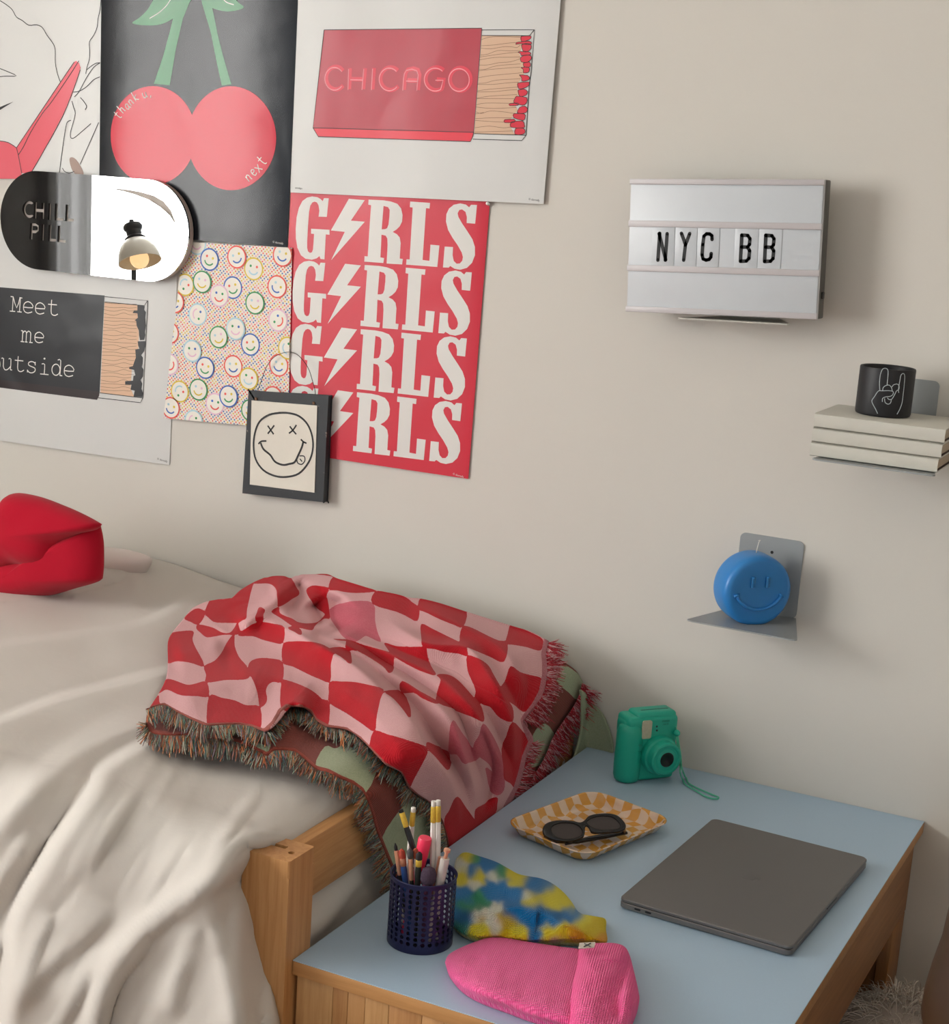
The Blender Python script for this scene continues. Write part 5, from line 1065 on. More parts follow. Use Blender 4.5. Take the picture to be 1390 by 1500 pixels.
# ================================================================== TRAY AND SUNGLASSES
tcx, tcy = .5815, -.3600; ta = math.radians(74.0)
tray = thing('tray', 'small yellow and cream wavy-checked metal tray on the blue table', 'tray', (tcx, tcy, T), (0, 0, ta))
n = NT('checked_enamel'); v = n.coords('Object'); sp = n.n('SeparateXYZ'); n.l(v, sp.inputs[0]); X_, Y_ = sp.outputs[0], sp.outputs[1]
wx = n.math('ADD', n.math('MULTIPLY', X_, 60.), n.math('MULTIPLY', n.math('SINE', n.math('MULTIPLY', Y_, 75.)), .24)); wy = n.math('ADD', n.math('MULTIPLY', Y_, 60.), n.math('MULTIPLY', n.math('SINE', n.math('MULTIPLY', X_, 84.)), .26))
par = n.math('MODULO', n.math('ADD', n.math('ADD', n.math('FLOOR', wx), n.math('FLOOR', wy)), 100.), 2.)
n.l(n.mix(n.math('GREATER_THAN', par, .5), lin('#d3983a'), lin('#e0c8ae')), n.b.inputs['Base Color']); setp(n, .22, 0, .5, coat=.4); CHK = n.m
hx, hy = .1080, .0800
RN = [(-.022, .0016, .016), (-.018, .0014, .018), (-.0115, .0045, .022), (-.0065, .0125, .026), (-.0040, .0178, .029), (-.0015, .0195, .031), (.0005, .0186, .032)]
V = []; F = []; rings = [[(x, y, z) for x, y in rrect(-hx-i_, hx+i_, -hy-i_, hy+i_, r, 8)] for i_, z, r in RN]; m = len(rings[0])
V.append((0, 0, .0016)); V += [v for rg in rings for v in rg]
for k in range(m): F.append((0, 1+k, 1+(k+1) % m))
for i in range(len(RN)-1):
    for k in range(m): a = 1+i*m+k; b = 1+i*m+(k+1) % m; F.append((a, a+m, b+m, b))
bm = bmesh.new(); me = mesh(V, F); bm.from_mesh(me); bmesh.ops.recalc_face_normals(bm, faces=bm.faces); bm.to_mesh(me); bm.free()
o = link('tray_body', me, CHK, tray, smooth=True, local=True); so = o.modifiers.new('s', 'SOLIDIFY'); so.thickness = .0012; so.offset = -1
# sunglasses on a tilted plane, traced through the plane
gl0 = Vector(onZ(858, 1222, .022)); gn = Vector((.30, -.62, .72)).normalized(); gx = Vector((1, 0, 0)); gx = (gx-gn*gx.dot(gn)).normalized(); gy = gn.cross(gx)
zg = Z(720, 1130, 4.793)
def onG(p):
    d = Vector(ray(*p)); c = Vector(CAM); t = (gl0-c).dot(gn)/d.dot(gn); q = c+d*t-gl0; return (q.dot(gx), q.dot(gy))
sg = thing('sunglasses', 'chunky black sunglasses resting in the yellow checked tray', 'sunglasses', tuple(gl0))
FRO = cr([(357, 412), (378, 372), (432, 350), (500, 345), (570, 350), (622, 360), (655, 343), (682, 315), (740, 300), (820, 297), (882, 312), (925, 350), (943, 385), (930, 412), (885, 428), (820, 432), (750, 437), (705, 432), (690, 415), (682, 398), (666, 385), (656, 396), (655, 420), (650, 452), (625, 475), (560, 494), (490, 495), (420, 482), (370, 452)], 3)
HL = cr([(418, 405), (442, 378), (500, 364), (575, 370), (618, 392), (636, 425), (622, 455), (560, 474), (485, 473), (437, 447)], 3); HR = cr([(668, 362), (700, 333), (760, 317), (830, 320), (872, 342), (903, 382), (885, 405), (830, 411), (765, 410), (710, 397)], 3)
gp_ = lambda L: [onG(p) for p in zg(L)]
def gw(x, y, h): return tuple(gl0+gx*x+gy*y+gn*h)
n = NT('glossy_black'); n.b.inputs['Base Color'].default_value = (.012, .012, .013, 1); setp(n, .18, 0, .5); GLB = n.m
def bevprism(outer, holes_, h0, h1, b):
    def off(L, s_):
        P = [np.array(p) for p in L]; c = sum(P)/len(P); ar = sum(P[i-1][0]*P[i][1]-P[i][0]*P[i-1][1] for i in range(len(P))); out = []
        for i in range(len(P)):
            t = P[(i+1) % len(P)]-P[i-1]; t = t/(np.hypot(*t)+1e-12); nn = np.array([t[1], -t[0]])*(1 if ar > 0 else -1); out.append(tuple(P[i]+nn*s_))
        return out
    mb = MB(); lays = [(-b, h0), (0, h0+b), (0, h1-b), (-b, h1)]; loops = [[outer]+holes_ for _ in lays]
    top = [off(outer, -b)]+[off(h, b) for h in holes_]; pts, tr = tess(top); mb.add(([gw(p[0], p[1], h1) for p in pts], tr)); mb.add(([gw(p[0], p[1], h0) for p in pts], [t[::-1] for t in tr]))
    for L, sgn in [(outer, -1)]+[(h, 1) for h in holes_]:
        I = off(L, sgn*b); m = len(L); V = [gw(*p, h1) for p in I]+[gw(*p, h1-b) for p in L]+[gw(*p, h0+b) for p in L]+[gw(*p, h0) for p in I]
        mb.add((V, [(i*m+k, i*m+(k+1) % m, (i+1)*m+(k+1) % m, (i+1)*m+k) for i in range(3) for k in range(m)]))
    me = mb.mesh(); bm = bmesh.new(); bm.from_mesh(me); bmesh.ops.remove_doubles(bm, verts=bm.verts, dist=1e-6); bmesh.ops.recalc_face_normals(bm, faces=bm.faces); bm.to_mesh(me); bm.free(); return me
link('frame_front', bevprism(gp_(FRO), [gp_(HL), gp_(HR)], -.0035, .0025, .0012), GLB, sg, sharp=60)
n = NT('dark_lens'); n.b.inputs['Base Color'].default_value = (.045, .036, .037, 1); setp(n, .08, 0, .7); LEN = n.m
for H in (HL, HR):
    V, F = prism([gp_(H)], .0002, -.0008, gw); link('lens', mesh(V, F), LEN, sg)
bz_ = T+.0045
t1 = [onZ(*p, .012) for p in zg([(372, 440), (430, 492), (520, 515)])]; 
tube_obj('temple', [gw(*onG(zg([(372, 440)])[0]), -.004)]+[onZ(*p, .010) for p in zg([(440, 486), (600, 492), (780, 462), (950, 432)])], [.003, .004, .0036, .003, .0022], GLB, sg)
tube_obj('temple', [gw(*onG(zg([(925, 390)])[0]), -.004)]+[onZ(*p, .007) for p in zg([(935, 428), (820, 448), (680, 470), (520, 510)])], [.003, .004, .0036, .003, .0022], GLB, sg)
# ================================================================== INSTANT CAMERA
TEAL = plain('#17a58c', .42, var=.02); TEAL2 = plain('#12917b', .42, var=.02)
ca = math.radians(50.); fcorn = onZ(911, 1148.5, 0.0)      # front-left-bottom corner of the body on the table
cn = np.array([math.sin(ca), -math.cos(ca), 0]); cx_ = np.array([math.cos(ca), math.sin(ca), 0]); CWd, CDp, CHt = .099, .046, .1175
cc_ = fcorn+cx_*CWd/2*.97-cn*CDp/2; cc_[0] += .0; 
icam = thing('instant_camera', 'mint green instant camera with wrist strap standing at the back of the blue table', 'camera', (cc_[0], cc_[1], T), (0, 0, ca))
def cl(px, py, off=0.):
    """pixel -> local (x, z) on the camera's front plane moved out by off"""
    d = ray(px, py); p0 = cc_+cn*(CDp/2+off); t = ((p0-CAM)@cn)/(d@cn); q = CAM+d*t-cc_; return q@cx_, q[2]+(0 if False else cc_[2]-T)
zi = Z(860, 1020, 6.318)
def rbox(name, x0, x1, y0, y1, z0, z1, bev, mat, seg=4): return box(name, (x0, y0, z0), (x1, y1, z1), mat, icam, bevel=bev, seg=seg, local=True)
fyy = -CDp/2
xL = -CWd/2; xR_ = CWd/2
rbox('body', xL+.006, xR_, fyy, CDp/2, .001, CHt-.006, .008, TEAL)
bmg = bmesh.new()   # rounded hand grip on the left
V, F = lathe([(.0, .0), (.014, .0), (.0195, .003), (.0215, .010), (.0220, .03), (.0215, .07), (.0205, .086), (.0185, .093), (.014, .098), (0, .100)], 40, Matrix.Translation((xL+.0165, fyy+.015, 0)) @ Matrix.Diagonal((1, 1.05, 1, 1)))
link('hand_grip', mesh(V, F), TEAL, icam, smooth=True, local=True)
rbox('top_housing', xL+.022, xR_-.002, fyy+.004, CDp/2-.004, CHt-.018, CHt, .007, TEAL)
rbox('shoulder', xL+.003, xL+.03, fyy+.008, CDp/2-.004, .075, CHt-.012, .008, TEAL)
rbox('film_slot', xL+.036, xR_-.012, -.0045, -.0015, CHt-.0012, CHt+.0004, .0003, plain('#0d4d44', .5), 1)
lx, lz = cl(*zi([(742, 590)])[0], .030); LR = .0292
lx2, lz2 = lx, lz
MX = Matrix.Translation((lx, fyy, lz)) @ Matrix.Rotation(math.pi/2, 4, 'X')
V, F = lathe([(0, -.002), (LR+.0035, -.002), (LR+.0035, .006), (LR+.002, .012), (LR-.001, .014), (LR-.001, .024), (LR-.002, .0275), (LR-.0045, .029), (LR-.007, .0288), (LR-.008, .0275), (LR-.0125, .0275), (LR-.0135, .0282), (.0125, .0290), (.0120, .0262), (0, .0262)], 64, MX)
link('lens_barrel', mesh(V, F), TEAL, icam, sharp=35, local=True)
V, F = lathe([(.0125, .0292), (.0122, .0298), (.011, .0295), (0, .0282)], 40, MX); link('lens', mesh(V, F), GLB, icam, smooth=True, local=True)
for nm, (pa, pb), mt, th in (('flash', ((512, 228), (585, 385)), plain('#b9b49c', .25, var=.15, scale=300), .002), ('viewfinder', ((415, 303), (462, 352)), plain('#0d3b36', .2), .0008)):
    a = cl(*zi([pa])[0]); b = cl(*zi([pb])[0]); V, F = prism([rrect(min(a[0], b[0]), max(a[0], b[0]), min(a[1], b[1]), max(a[1], b[1]), .0035 if nm == 'flash' else .0012)], fyy-th, fyy+.002); link(nm, mesh(V, F), mt, icam, local=True, sharp=40)
for q in ((645, 280), (645, 316)):
    a = cl(*zi([q])[0]); V, F = lathe([(0, .0006), (.0017, .0005), (.0019, 0), (.0019, -.001)], 16, Matrix.Translation((a[0], fyy, a[1])) @ Matrix.Rotation(math.pi/2, 4, 'X')); link('sensor', mesh(V, F), plain('#0b2f2b', .3), icam, local=True)
a = cl(*zi([(447, 480)])[0], .005); V, F = lathe([(.0062, .0), (.0062, .0016), (.0052, .0018), (.0050, .0010), (0, .0012)], 28, Matrix.Translation((xL+.0235, fyy-.0055, a[1])) @ Matrix.Rotation(math.pi/2, 4, 'X') @ Matrix.Rotation(0., 4, 'Y')); link('shutter_button', mesh(V, F), TEAL2, icam, local=True, sharp=40)
for i_, q in enumerate(((347, 265), (312, 290), (333, 303))):
    V, F = lathe([(0, .0008), (.0012, .0006), (.0014, -.0005)], 12, Matrix.Translation((xL+.0035+.004*i_, fyy+.0125-.004*(i_ > 0), .0935-.003*i_)) @ Matrix.Rotation(math.pi/2, 4, 'X')); link('speaker_hole', mesh(V, F), plain('#0b2f2b', .5), icam, local=True)
cu = bpy.data.curves.new('t', 'FONT'); cu.body = 'instax'; cu.size = 1; cu.resolution_u = 2; cu.align_x = 'CENTER'; ob = bpy.data.objects.new('t', cu); me = bpy.data.meshes.new_from_object(ob); bpy.data.objects.remove(ob)
a = cl(*zi([(727, 236)])[0]); me.transform(Matrix.Translation((a[0], fyy-.0003, a[1])) @ Matrix.Rotation(math.pi/2, 4, 'X') @ Matrix.Scale(.0062, 4)); link('lettering', me, plain('#0c5348', .5), icam, local=True)
cu = bpy.data.curves.new('t', 'FONT'); cu.body = 'mini 8'; cu.size = 1; cu.resolution_u = 2; cu.align_x = 'CENTER'; ob = bpy.data.objects.new('t', cu); me = bpy.data.meshes.new_from_object(ob); bpy.data.objects.remove(ob)
me.transform(Matrix.Translation((a[0], fyy-.0003, a[1]-.0052)) @ Matrix.Rotation(math.pi/2, 4, 'X') @ Matrix.Scale(.0042, 4)); link('lettering', me, plain('#0c5348', .5), icam, local=True)
MINT = plain('#5cbf9f', .7)
side_y = cc_[1]+.010
sp_pts = zi([(800, 215), (822, 255), (826, 300)]); 
bl_ = onY(*zi([(830, 340)])[0], cc_[1]+.015)
tube_obj('strap', [onY(*zi([(795, 215)])[0], cc_[1]+.03), onY(*zi([(820, 250)])[0], cc_[1]+.022), tuple(bl_)], .0009, MINT, icam)
V, F = lathe([(.0056*math.sin(math.radians(a)), -.0056*math.cos(math.radians(a))) for a in range(0, 181, 15)], 20, Matrix.Translation(bl_)); link('strap_bead', mesh(V, F), TEAL, icam, smooth=True)
for q in ([(825, 365), (835, 450), (850, 560), (862, 650)], [(838, 365), (850, 450), (866, 560), (872, 640)]):
    P_ = [onY(*p, cc_[1]+.015) for p in zi(q)]; tl_q = q[-1]
    if q[0][0] == 825: R_ = [(860, 700), (880, 770), (910, 815), (1000, 870), (1080, 920), (1150, 945), (1205, 950)]
    else: R_ = [(885, 690), (910, 750), (940, 805), (1020, 850), (1110, 890), (1170, 915), (1215, 935), (1205, 950)]
    Q_ = [onZ(*p, .0022+max(0, .035-.0005*i*90)) for i, p in enumerate(zi(R_))]
    pth = [Vector(p) for p in P_]+[Vector(p) for p in Q_]; pth3 = [(p.x, p.y, p.z) for p in pth]
    n_ = len(pth3); sp3 = []
    for i in range(n_-1):
        a_, b_, c_, d_ = (np.array(pth3[max(i-1, 0)]), np.array(pth3[i]), np.array(pth3[i+1]), np.array(pth3[min(i+2, n_-1)]))
        for t_ in (0, .25, .5, .75): sp3.append(.5*((2*b_)+(-a_+c_)*t_+(2*a_-5*b_+4*c_-d_)*t_*t_+(-a_+3*b_-3*c_+d_)*t_**3))
    sp3.append(np.array(pth3[-1])); [p.__setitem__(2, max(p[2], T+.0016)) for p in sp3]
    tube_obj('strap', [tuple(p) for p in sp3], .0014, MINT, icam)
# ================================================================== PEN CUP AND ITS CONTENTS
bL, bR = onZ(562.5, 1380, .0), onZ(658, 1377, .0); cpc = (bL+bR)/2; cpr = float(np.hypot(*(bR-bL)[:2]))/2*.985; cpc[0] += .002; cpc[1] += .004
rimz = onY(617, 1299.5, cpc[1]-cpr)[2]-T
NAVY = plain('#23264f', .38, .3, var=.04)
pc_ = thing('pen_cup', 'navy blue perforated metal cup full of pencils and brushes on the blue table', 'pen cup', (cpc[0], cpc[1], T))
NC, NR = 28, 11; z0_, z1_ = .010, rimz-.006; cellw = 2*math.pi/NC; cellh = (z1_-z0_)/NR; V = []; F = []
def cyl(a, z, r=cpr): return (r*math.cos(a), r*math.sin(a), z)
HN = 12
for r in range(NR):
    for c in range(NC):
        a0_ = c*cellw; zc0 = z0_+r*cellh; ac = a0_+cellw/2; zc1 = zc0+cellh/2; hr = min(cellw*cpr, cellh)*.40; o0 = len(V)
        for k in range(HN):
            th = 2*math.pi*k/HN+math.pi/HN; V.append(cyl(ac+hr*math.cos(th)/cpr, zc1+hr*math.sin(th)))
            ct, st = math.cos(th), math.sin(th); m_ = max(abs(ct), abs(st)); V.append(cyl(ac+cellw/2*ct/m_, zc1+cellh/2*st/m_))
        for k in range(HN): k2 = (k+1) % HN; F.append((o0+2*k, o0+2*k+1, o0+2*k2+1, o0+2*k2))
me = mesh(V, F); bm = bmesh.new(); bm.from_mesh(me); bmesh.ops.recalc_face_normals(bm, faces=bm.faces); bm.to_mesh(me); bm.free()
o = link('perforated_wall', me, NAVY, pc_, local=True); so = o.modifiers.new('s', 'SOLIDIFY'); so.thickness = .0009; so.offset = 0
V, F = lathe([(0, .0006), (cpr, .0002), (cpr+.0006, .001), (cpr+.0006, z0_+.0002), (cpr-.0006, z0_+.0002), (cpr-.0008, .002), (0, .002)], 56); link('cup_base', mesh(V, F), NAVY, pc_, local=True, sharp=40)
V, F = lathe([(cpr-.0006, z1_-.0002), (cpr+.0005, z1_-.0002), (cpr+.0012, rimz-.003), (cpr+.0016, rimz-.001), (cpr+.0006, rimz), (cpr-.0008, rimz-.001), (cpr-.0006, z1_-.0002)], 56); link('rim', mesh(V, F), NAVY, pc_, local=True, sharp=50)
zp = Z(520, 1150, 5.5556)
def stick(name, label, cat, top, low, yo, segs, group=None):
    """top/low zoom coords of the axis; yo depth offset from the cup centre; segs: (length fraction-free metres from the top, r, material, part name, sides)"""
    Yp = cpc[1]+yo; a = Vector(onY(*zp([top])[0], Yp)); b = Vector(onY(*zp([low])[0], Yp)); d = (b-a).normalized(); t_end = (T+.006-a.z)/d.z; e_ = a+d*t_end
    rr = math.hypot(e_.x-cpc[0], e_.y-cpc[1]); lim = cpr-.008
    if rr > lim: e_.x = cpc[0]+(e_.x-cpc[0])*lim/rr; e_.y = cpc[1]+(e_.y-cpc[1])*lim/rr
    d = (e_-a).normalized(); Lt = (e_-a).length; th = thing(name, label, cat, tuple(e_), group=group); p = 0.
    for ln, prof_, mat, pn, sd in segs:
        ln = Lt-p if ln is None else ln
        if hasattr(prof_, '__len__'): ts = [q[0] for q in prof_]; rs = [q[1] for q in prof_]
        else: ts = [0, .04, .96, 1]; rs = [prof_*.93, prof_, prof_, prof_*.93]
        tube_obj(pn, [tuple(a+d*(p+ln*t_)) for t_ in ts], rs, mat, th, seg=sd); p += ln
    return th
GOLD = plain('#d8b548', .3, .35, var=.25, scale=400); WHT = plain('#e0dcd6', .4); ERW = plain('#ddd8d0', .8); ROSE = plain('#dba184', .3, .4); BK = plain('#17171a', .4)
stick('pencil', 'tall white pencil with gold ferrule, left one of the touching pair in the cup', 'pencil', (640, 130), (632, 700), .004, [(.007, .0031, ERW, 'eraser', 14), (.021, .0036, GOLD, 'ferrule', 16), (None, .0036, WHT, 'pencil_body', 6)], 'white pencils in the pen cup')
stick('pencil', 'tall white pencil with gold ferrule, right one of the touching pair in the cup', 'pencil', (677, 124), (672, 700), .006, [(.007, .0031, ERW, 'eraser', 14), (.021, .0036, GOLD, 'ferrule', 16), (None, .0036, WHT, 'pencil_body', 6)], 'white pencils in the pen cup')
stick('pencil', 'white pencil leaning right behind the black pencil in the cup', 'pencil', (476, 182), (436, 640), .012, [(.006, .0031, ERW, 'eraser', 14), (.019, .0035, GOLD, 'ferrule', 16), (None, .0036, WHT, 'pencil_body', 6)], 'white pencils in the pen cup')
stick('pencil', 'black pencil with gold ferrule crossing in front of a white pencil', 'pencil', (372, 200), (482, 500), .002, [(.004, .0031, BK, 'eraser', 14), (.019, .0037, GOLD, 'ferrule', 16), (None, .0037, BK, 'pencil_body', 6)])
NEON = plain('#f0335a', .4); 
stick('highlighter', 'neon pink capped highlighter leaning in the middle of the cup', 'marker', (572, 428), (528, 640), -.006, [(.046, [(0, .0076), (.05, .0086), (.5, .0082), (1, .0066)], NEON, 'cap', 24), (None, .006, plain('#e23a60', .4), 'barrel', 20)])
stick('makeup_brush', 'thin rose gold brush with a pointed black tip, leftmost in the cup', 'brush', (326, 470), (365, 720), -.012, [(.010, [(0, .0004), (.5, .0022), (1, .0022)], BK, 'bristles', 12), (.032, .0032, ROSE, 'ferrule', 16), (None, .0028, BK, 'handle', 14)], 'small makeup brushes in the pen cup')
stick('makeup_brush', 'blue handled applicator with a rounded red tip in the cup', 'brush', (378, 520), (408, 770), -.016, [(.012, [(0, .0012), (.25, .0038), (.8, .0042), (1, .004)], plain('#a8402f', .8), 'tip', 16), (.010, .0042, plain('#c0856a', .35, .5), 'ferrule', 16), (None, .0039, plain('#274a86', .4), 'handle', 14)], 'small makeup brushes in the pen cup')
stick('makeup_brush', 'rose gold smudger brush with a round grey and black head in the cup', 'brush', (446, 518), (460, 770), -.020, [(.013, [(0, .0015), (.25, .0042), (.8, .0040), (1, .0026)], plain('#4b4a4c', .7, var=.5, scale=150), 'bristles', 16), (.028, .0030, ROSE, 'ferrule', 16), (None, .0028, BK, 'handle', 14)], 'small makeup brushes in the pen cup')
stick('makeup_brush', 'brush with a rust red head just behind the dark-tipped one in the cup', 'brush', (493, 515), (500, 770), -.014, [(.013, [(0, .0015), (.25, .0040), (.8, .0040), (1, .003)], plain('#9c4a33', .8), 'bristles', 16), (.026, .0028, plain('#d8d3cc', .4), 'ferrule', 16), (None, .0026, WHT, 'handle', 14)], 'small makeup brushes in the pen cup')
stick('makeup_brush', 'black brush with a dark round head and yellow band in the cup', 'brush', (524, 545), (508, 790), -.024, [(.010, [(0, .0015), (.3, .0040), (.8, .0042), (1, .004)], plain('#2a2224', .8), 'bristles', 16), (.009, .0040, GOLD, 'ferrule', 16), (None, .0038, plain('#1e2420', .4), 'handle', 14)], 'small makeup brushes in the pen cup')
stick('makeup_brush', 'fat fluffy purple makeup brush low in the front of the cup', 'brush', (603, 668), (585, 900), -.020, [(.022, [(0, .003), (.12, .0075), (.4, .0098), (.8, .0100), (1, .007)], plain('#4a3a4c', .95, var=.3, scale=500, bumps=.5), 'bristles', 28), (.018, .0065, plain('#5a2a4c', .4), 'ferrule', 20), (None, .005, plain('#4d2448', .4), 'handle', 16)])
stick('pen', 'pale pen with a rose gold clicker, nearest the right side of the cup', 'pen', (752, 520), (688, 800), -.010, [(.004, .0042, ROSE, 'clicker', 18), (.009, .0024, ROSE, 'clicker_stem', 14), (None, .0058, plain('#c9c0bb', .35), 'barrel', 20)])
stick('pen', 'slim rose gold pen tucked behind the clicker pen in the cup', 'pen', (692, 585), (664, 740), .002, [(None, .0026, ROSE, 'barrel', 14)])
# ================================================================== HATS
def knit(name, hexa, hexb=None, ang=0., sc=1., attrname=None, rough=.9, k2=.5):
    n = NT(name); v = n.coords('Object', (1, 1, 1), (0, 0, ang)); w1 = n.n('TexWave', Scale=110.*sc, Distortion=.6, Detail=1.); w1.bands_direction = 'Y'; w2 = n.n('TexWave', Scale=130.*sc, Distortion=.6, Detail=1.); w2.bands_direction = 'X'
    n.l(v, w1.inputs['Vector']); n.l(v, w2.inputs['Vector']); h = n.math('ADD', w1.outputs['Fac'], n.math('MULTIPLY', w2.outputs['Fac'], k2*1.))
    if attrname:
        a = n.n('Attribute'); a.attribute_name = attrname; hv = n.n('HueSaturation', Saturation=1.05); n.l(a.outputs['Color'], hv.inputs['Color']); n.l(hv.outputs[0], n.b.inputs['Base Color'])
    else: n.l(n.mix(n.math('MULTIPLY', h, .6), lin(hexb or hexa), lin(hexa)), n.b.inputs['Base Color'])
    n.bump(h, .75, .0022); setp(n, rough, 0, .2, sheen=.2); return n.m
z7b = Z(620, 1230, 4.088)
def flatpuff(name, outline, h0, H, mat, parent, center, ridges=(), seg=160, rings=34, p=2.6, bumpamp=.002, bseed=1, cols=None, lift=0.):
    O = resample(cr(z7b(outline)+[z7b(outline)[0]], 6, False), seg+1)[:-1]; c = np.array(z7b([center])[0]); rs = np.array([math.sin(math.pi/2*i/rings) for i in range(0, rings+1)])
    Q = c+(O[None]-c)*rs[:, None, None]; px, py = Q[..., 0], Q[..., 1]; d = rays(px, py)
    t = (T+h0-CAM[2])/d[..., 2]; B = CAM+d*t[..., None]; hh = H*np.power(np.clip(1-rs**p, 0, 1), .5)[:, None]+bumpamp*vnoise(px/14., py/14., bseed)*(1-rs**4)[:, None]
    t2 = (T+h0+hh-CAM[2])/d[..., 2]; t2 = t2-ridge_field(px, py, ridges)*(1-rs**6)[:, None]; P = CAM+d*t2[..., None]; P[..., 2] = np.maximum(P[..., 2], T+.001)
    V = [tuple(v) for v in P.reshape(-1, 3)]; F = []; n0 = seg
    for i in range(rings):
        for k in range(seg): a = i*seg+k; b = i*seg+(k+1) % seg; F.append((a, a+seg, b+seg, b))
    # underside: drop to the table, tucked in a little
    last = P[-1]; cen = last.mean(0); o1 = len(V)
    for fr_, zz_ in ((.985, h0*.45+.0005), (.95, .0008)):
        for q in last: w = cen+(q-cen)*fr_; V.append((w[0], w[1], T+zz_+lift))
    base_i = rings*seg
    for j in range(2):
        s0 = base_i if j == 0 else o1; s1 = o1+j*seg
        for k in range(seg): F.append((s0+k, s1+k, s1+(k+1) % seg, s0+(k+1) % seg))
    F.append(tuple(o1+seg+k for k in range(seg)))
    me = mesh(V, F)
    if cols is not None:
        ca_ = me.color_attributes.new('dye', 'FLOAT_COLOR', 'POINT'); arr = np.ones((len(V), 4)); arr[:, :3] = .6; nn_ = px.size
        X_ = ((px-620)*4.088).ravel()+26*vnoise(px.ravel()/9, py.ravel()/9, 21); Y_ = ((py-1230)*4.088).ravel()+26*vnoise(px.ravel()/9+7, py.ravel()/9+3, 22)
        Wt = np.zeros(nn_); C_ = np.zeros((nn_, 3))
        for (bx, by, br2, hc) in cols:
            w = np.exp(-(((X_-bx)**2+(Y_-by)**2)/br2**2)*1.3)**1.25+1e-9/(((X_-bx)**2+(Y_-by)**2)+1); w = w; Wt += w; C_ += w[:, None]*np.array(lin(hc)[:3])
        arr[:nn_, :3] = C_/Wt[:, None]; arr[nn_:, :3] = arr[nn_-seg:nn_, :3].mean(0); ca_.data.foreach_set('color', arr.ravel())
    bm = bmesh.new(); bm.from_mesh(me); bmesh.ops.remove_doubles(bm, verts=bm.verts[:seg], dist=1e-4); bmesh.ops.recalc_face_normals(bm, faces=bm.faces); bm.to_mesh(me); bm.free()
    return link(name, me, mat, parent, smooth=True)
_a, _b = onZ(660, 1412, .02), onZ(930, 1452, .02); PKA = -math.atan2(_b[1]-_a[1], _b[0]-_a[0])
PINK = knit('pink_knit', '#ff70ad', '#f8559a', ang=PKA, sc=1.0); PINKR = knit('pink_knit_cuff', '#ff66a6', '#f24a90', ang=PKA, sc=.85)
hat = thing('beanie', 'hot pink knitted beanie with folded cuff, lying flat on the blue table', 'hat', tuple(onZ(790, 1430, 0)))
flatpuff('crown', [(130, 735), (150, 690), (220, 648), (330, 604), (400, 585), (500, 588), (600, 606), (700, 622), (820, 640), (960, 665), (1080, 760), (1100, 900), (1060, 1060), (980, 1130), (880, 1125), (760, 1092), (640, 1060), (520, 1015), (400, 972), (300, 930), (215, 875), (155, 805)], .010, .022, PINK, hat, (600, 830),
         ridges=[(z7b([(230, 690), (290, 712), (380, 715)]), -.008, 5, 7), (z7b([(240, 850), (330, 900), (420, 945), (560, 1000)]), .008, 18, 22)], bseed=4)
flatpuff('cuff', [(905, 760), (925, 690), (945, 640), (1000, 622), (1080, 618), (1150, 620), (1205, 640), (1235, 690), (1262, 790), (1285, 890), (1294, 960), (1275, 1030), (1230, 1110), (1180, 1180), (1080, 1200), (960, 1190), (885, 1150), (868, 1060), (862, 960), (872, 860)], .016, .026, PINKR, hat, (1070, 890),
         ridges=[(z7b([(1225, 660), (1235, 740), (1195, 850), (1170, 950), (1165, 1060), (1170, 1140)]), -.020, 26, 5), (z7b([(1240, 880), (1262, 960), (1255, 1040)]), .006, 10, 10)], bseed=8)
tg_ = [onZ(*p, .044) for p in z7b([(928, 650), (935, 617), (1030, 613), (1024, 642)])]; 
V = [tuple(p) for p in tg_]+[(p[0], p[1], p[2]-.0012) for p in tg_]; F = [(0, 1, 2, 3), (7, 6, 5, 4), (0, 4, 5, 1), (1, 5, 6, 2), (2, 6, 7, 3), (3, 7, 4, 0)]
tgo = link('label', mesh(V, F), plain('#cfc6ba', .8), hat)
for q in ([(965, 622), (1000, 640)], [(1002, 620), (962, 640)]):
    V, F = tube([onZ(*p, .0446) for p in z7b(q)], .0007, 6); link('printed_cross', mesh(V, F), BK, tgo)
DYE = knit('tie_dye_knit', '#ffffff', ang=-.5, sc=1.15, attrname='dye', rough=.85)
hat2 = thing('beanie', 'blue, yellow and green tie-dye hat folded flat behind the pink beanie', 'hat', tuple(onZ(740, 1330, 0)))
B_, Y__, G__, W_ = '#2780c4', '#e8dc45', '#2f9a6c', '#e6e8d8'
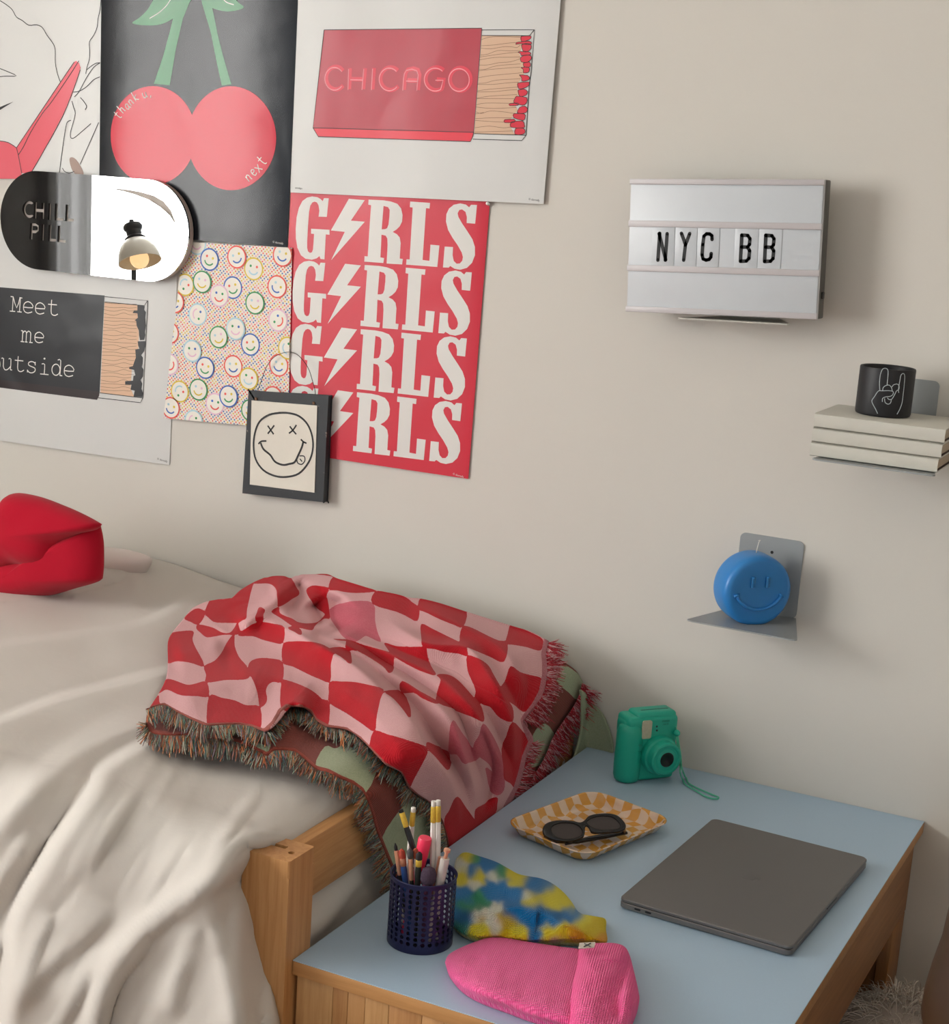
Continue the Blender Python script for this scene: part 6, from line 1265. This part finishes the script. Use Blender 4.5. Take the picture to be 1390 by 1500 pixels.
COLS = [(260, 100, 40, Y__), (300, 110, 30, G__), (390, 150, 55, B_), (460, 185, 35, G__), (560, 215, 60, Y__), (680, 255, 62, B_), (740, 275, 45, B_), (780, 335, 75, Y__), (870, 385, 50, Y__), (860, 440, 45, B_), (930, 450, 35, B_), (960, 480, 45, Y__), (1040, 520, 60, '#e0c936'), (1060, 590, 40, '#dd9a3a'),
        (220, 150, 40, W_), (290, 190, 35, B_), (240, 220, 40, Y__), (330, 220, 40, Y__), (300, 260, 30, W_), (420, 215, 35, W_), (400, 290, 45, B_), (470, 310, 60, B_), (560, 325, 50, B_), (250, 340, 50, B_), (250, 395, 45, G__), (330, 360, 45, G__), (640, 365, 45, Y__), (620, 330, 30, W_),
        (215, 470, 60, B_), (215, 520, 45, G__), (330, 460, 45, W_), (345, 470, 30, '#cfa93a'), (330, 540, 50, Y__), (430, 500, 40, W_), (500, 500, 55, '#d3b52e'), (560, 560, 55, Y__), (540, 420, 50, B_), (640, 450, 70, B_), (700, 480, 55, B_), (780, 470, 45, B_), (680, 560, 40, B_), (740, 550, 45, Y__), (820, 560, 55, Y__), (900, 570, 45, '#d9a03a'), (800, 600, 35, '#c9a0a8'), (450, 395, 30, W_)]
OT = [(165, 440), (185, 160), (215, 95), (255, 75), (325, 95), (430, 130), (505, 170), (570, 205), (640, 220), (715, 235), (785, 270), (845, 320), (890, 375), (930, 432), (1000, 460), (1088, 472), (1094, 540), (1100, 612), (1040, 612), (940, 610), (860, 606), (760, 608), (640, 608), (560, 600), (430, 585), (330, 590), (230, 555), (170, 500)]
flatpuff('knit_body', OT, .010, .016, DYE, hat2, (560, 380), ridges=[(z7b([(190, 175), (300, 165), (420, 215), (500, 235), (580, 290), (640, 340), (740, 420), (850, 505), (1080, 478)]), .030, 20, 5), (z7b([(180, 430), (300, 425), (400, 400), (480, 395), (620, 400), (700, 392), (780, 440)]), .034, 22, 5),
   (z7b([(270, 255), (330, 330), (390, 395)]), .010, 6, 7), (z7b([(400, 400), (470, 480), (520, 580)]), .006, 8, 8), (z7b([(850, 510), (852, 600)]), -.006, 5, 5)], rings=60, seg=260, bumpamp=.004, bseed=14, cols=COLS)
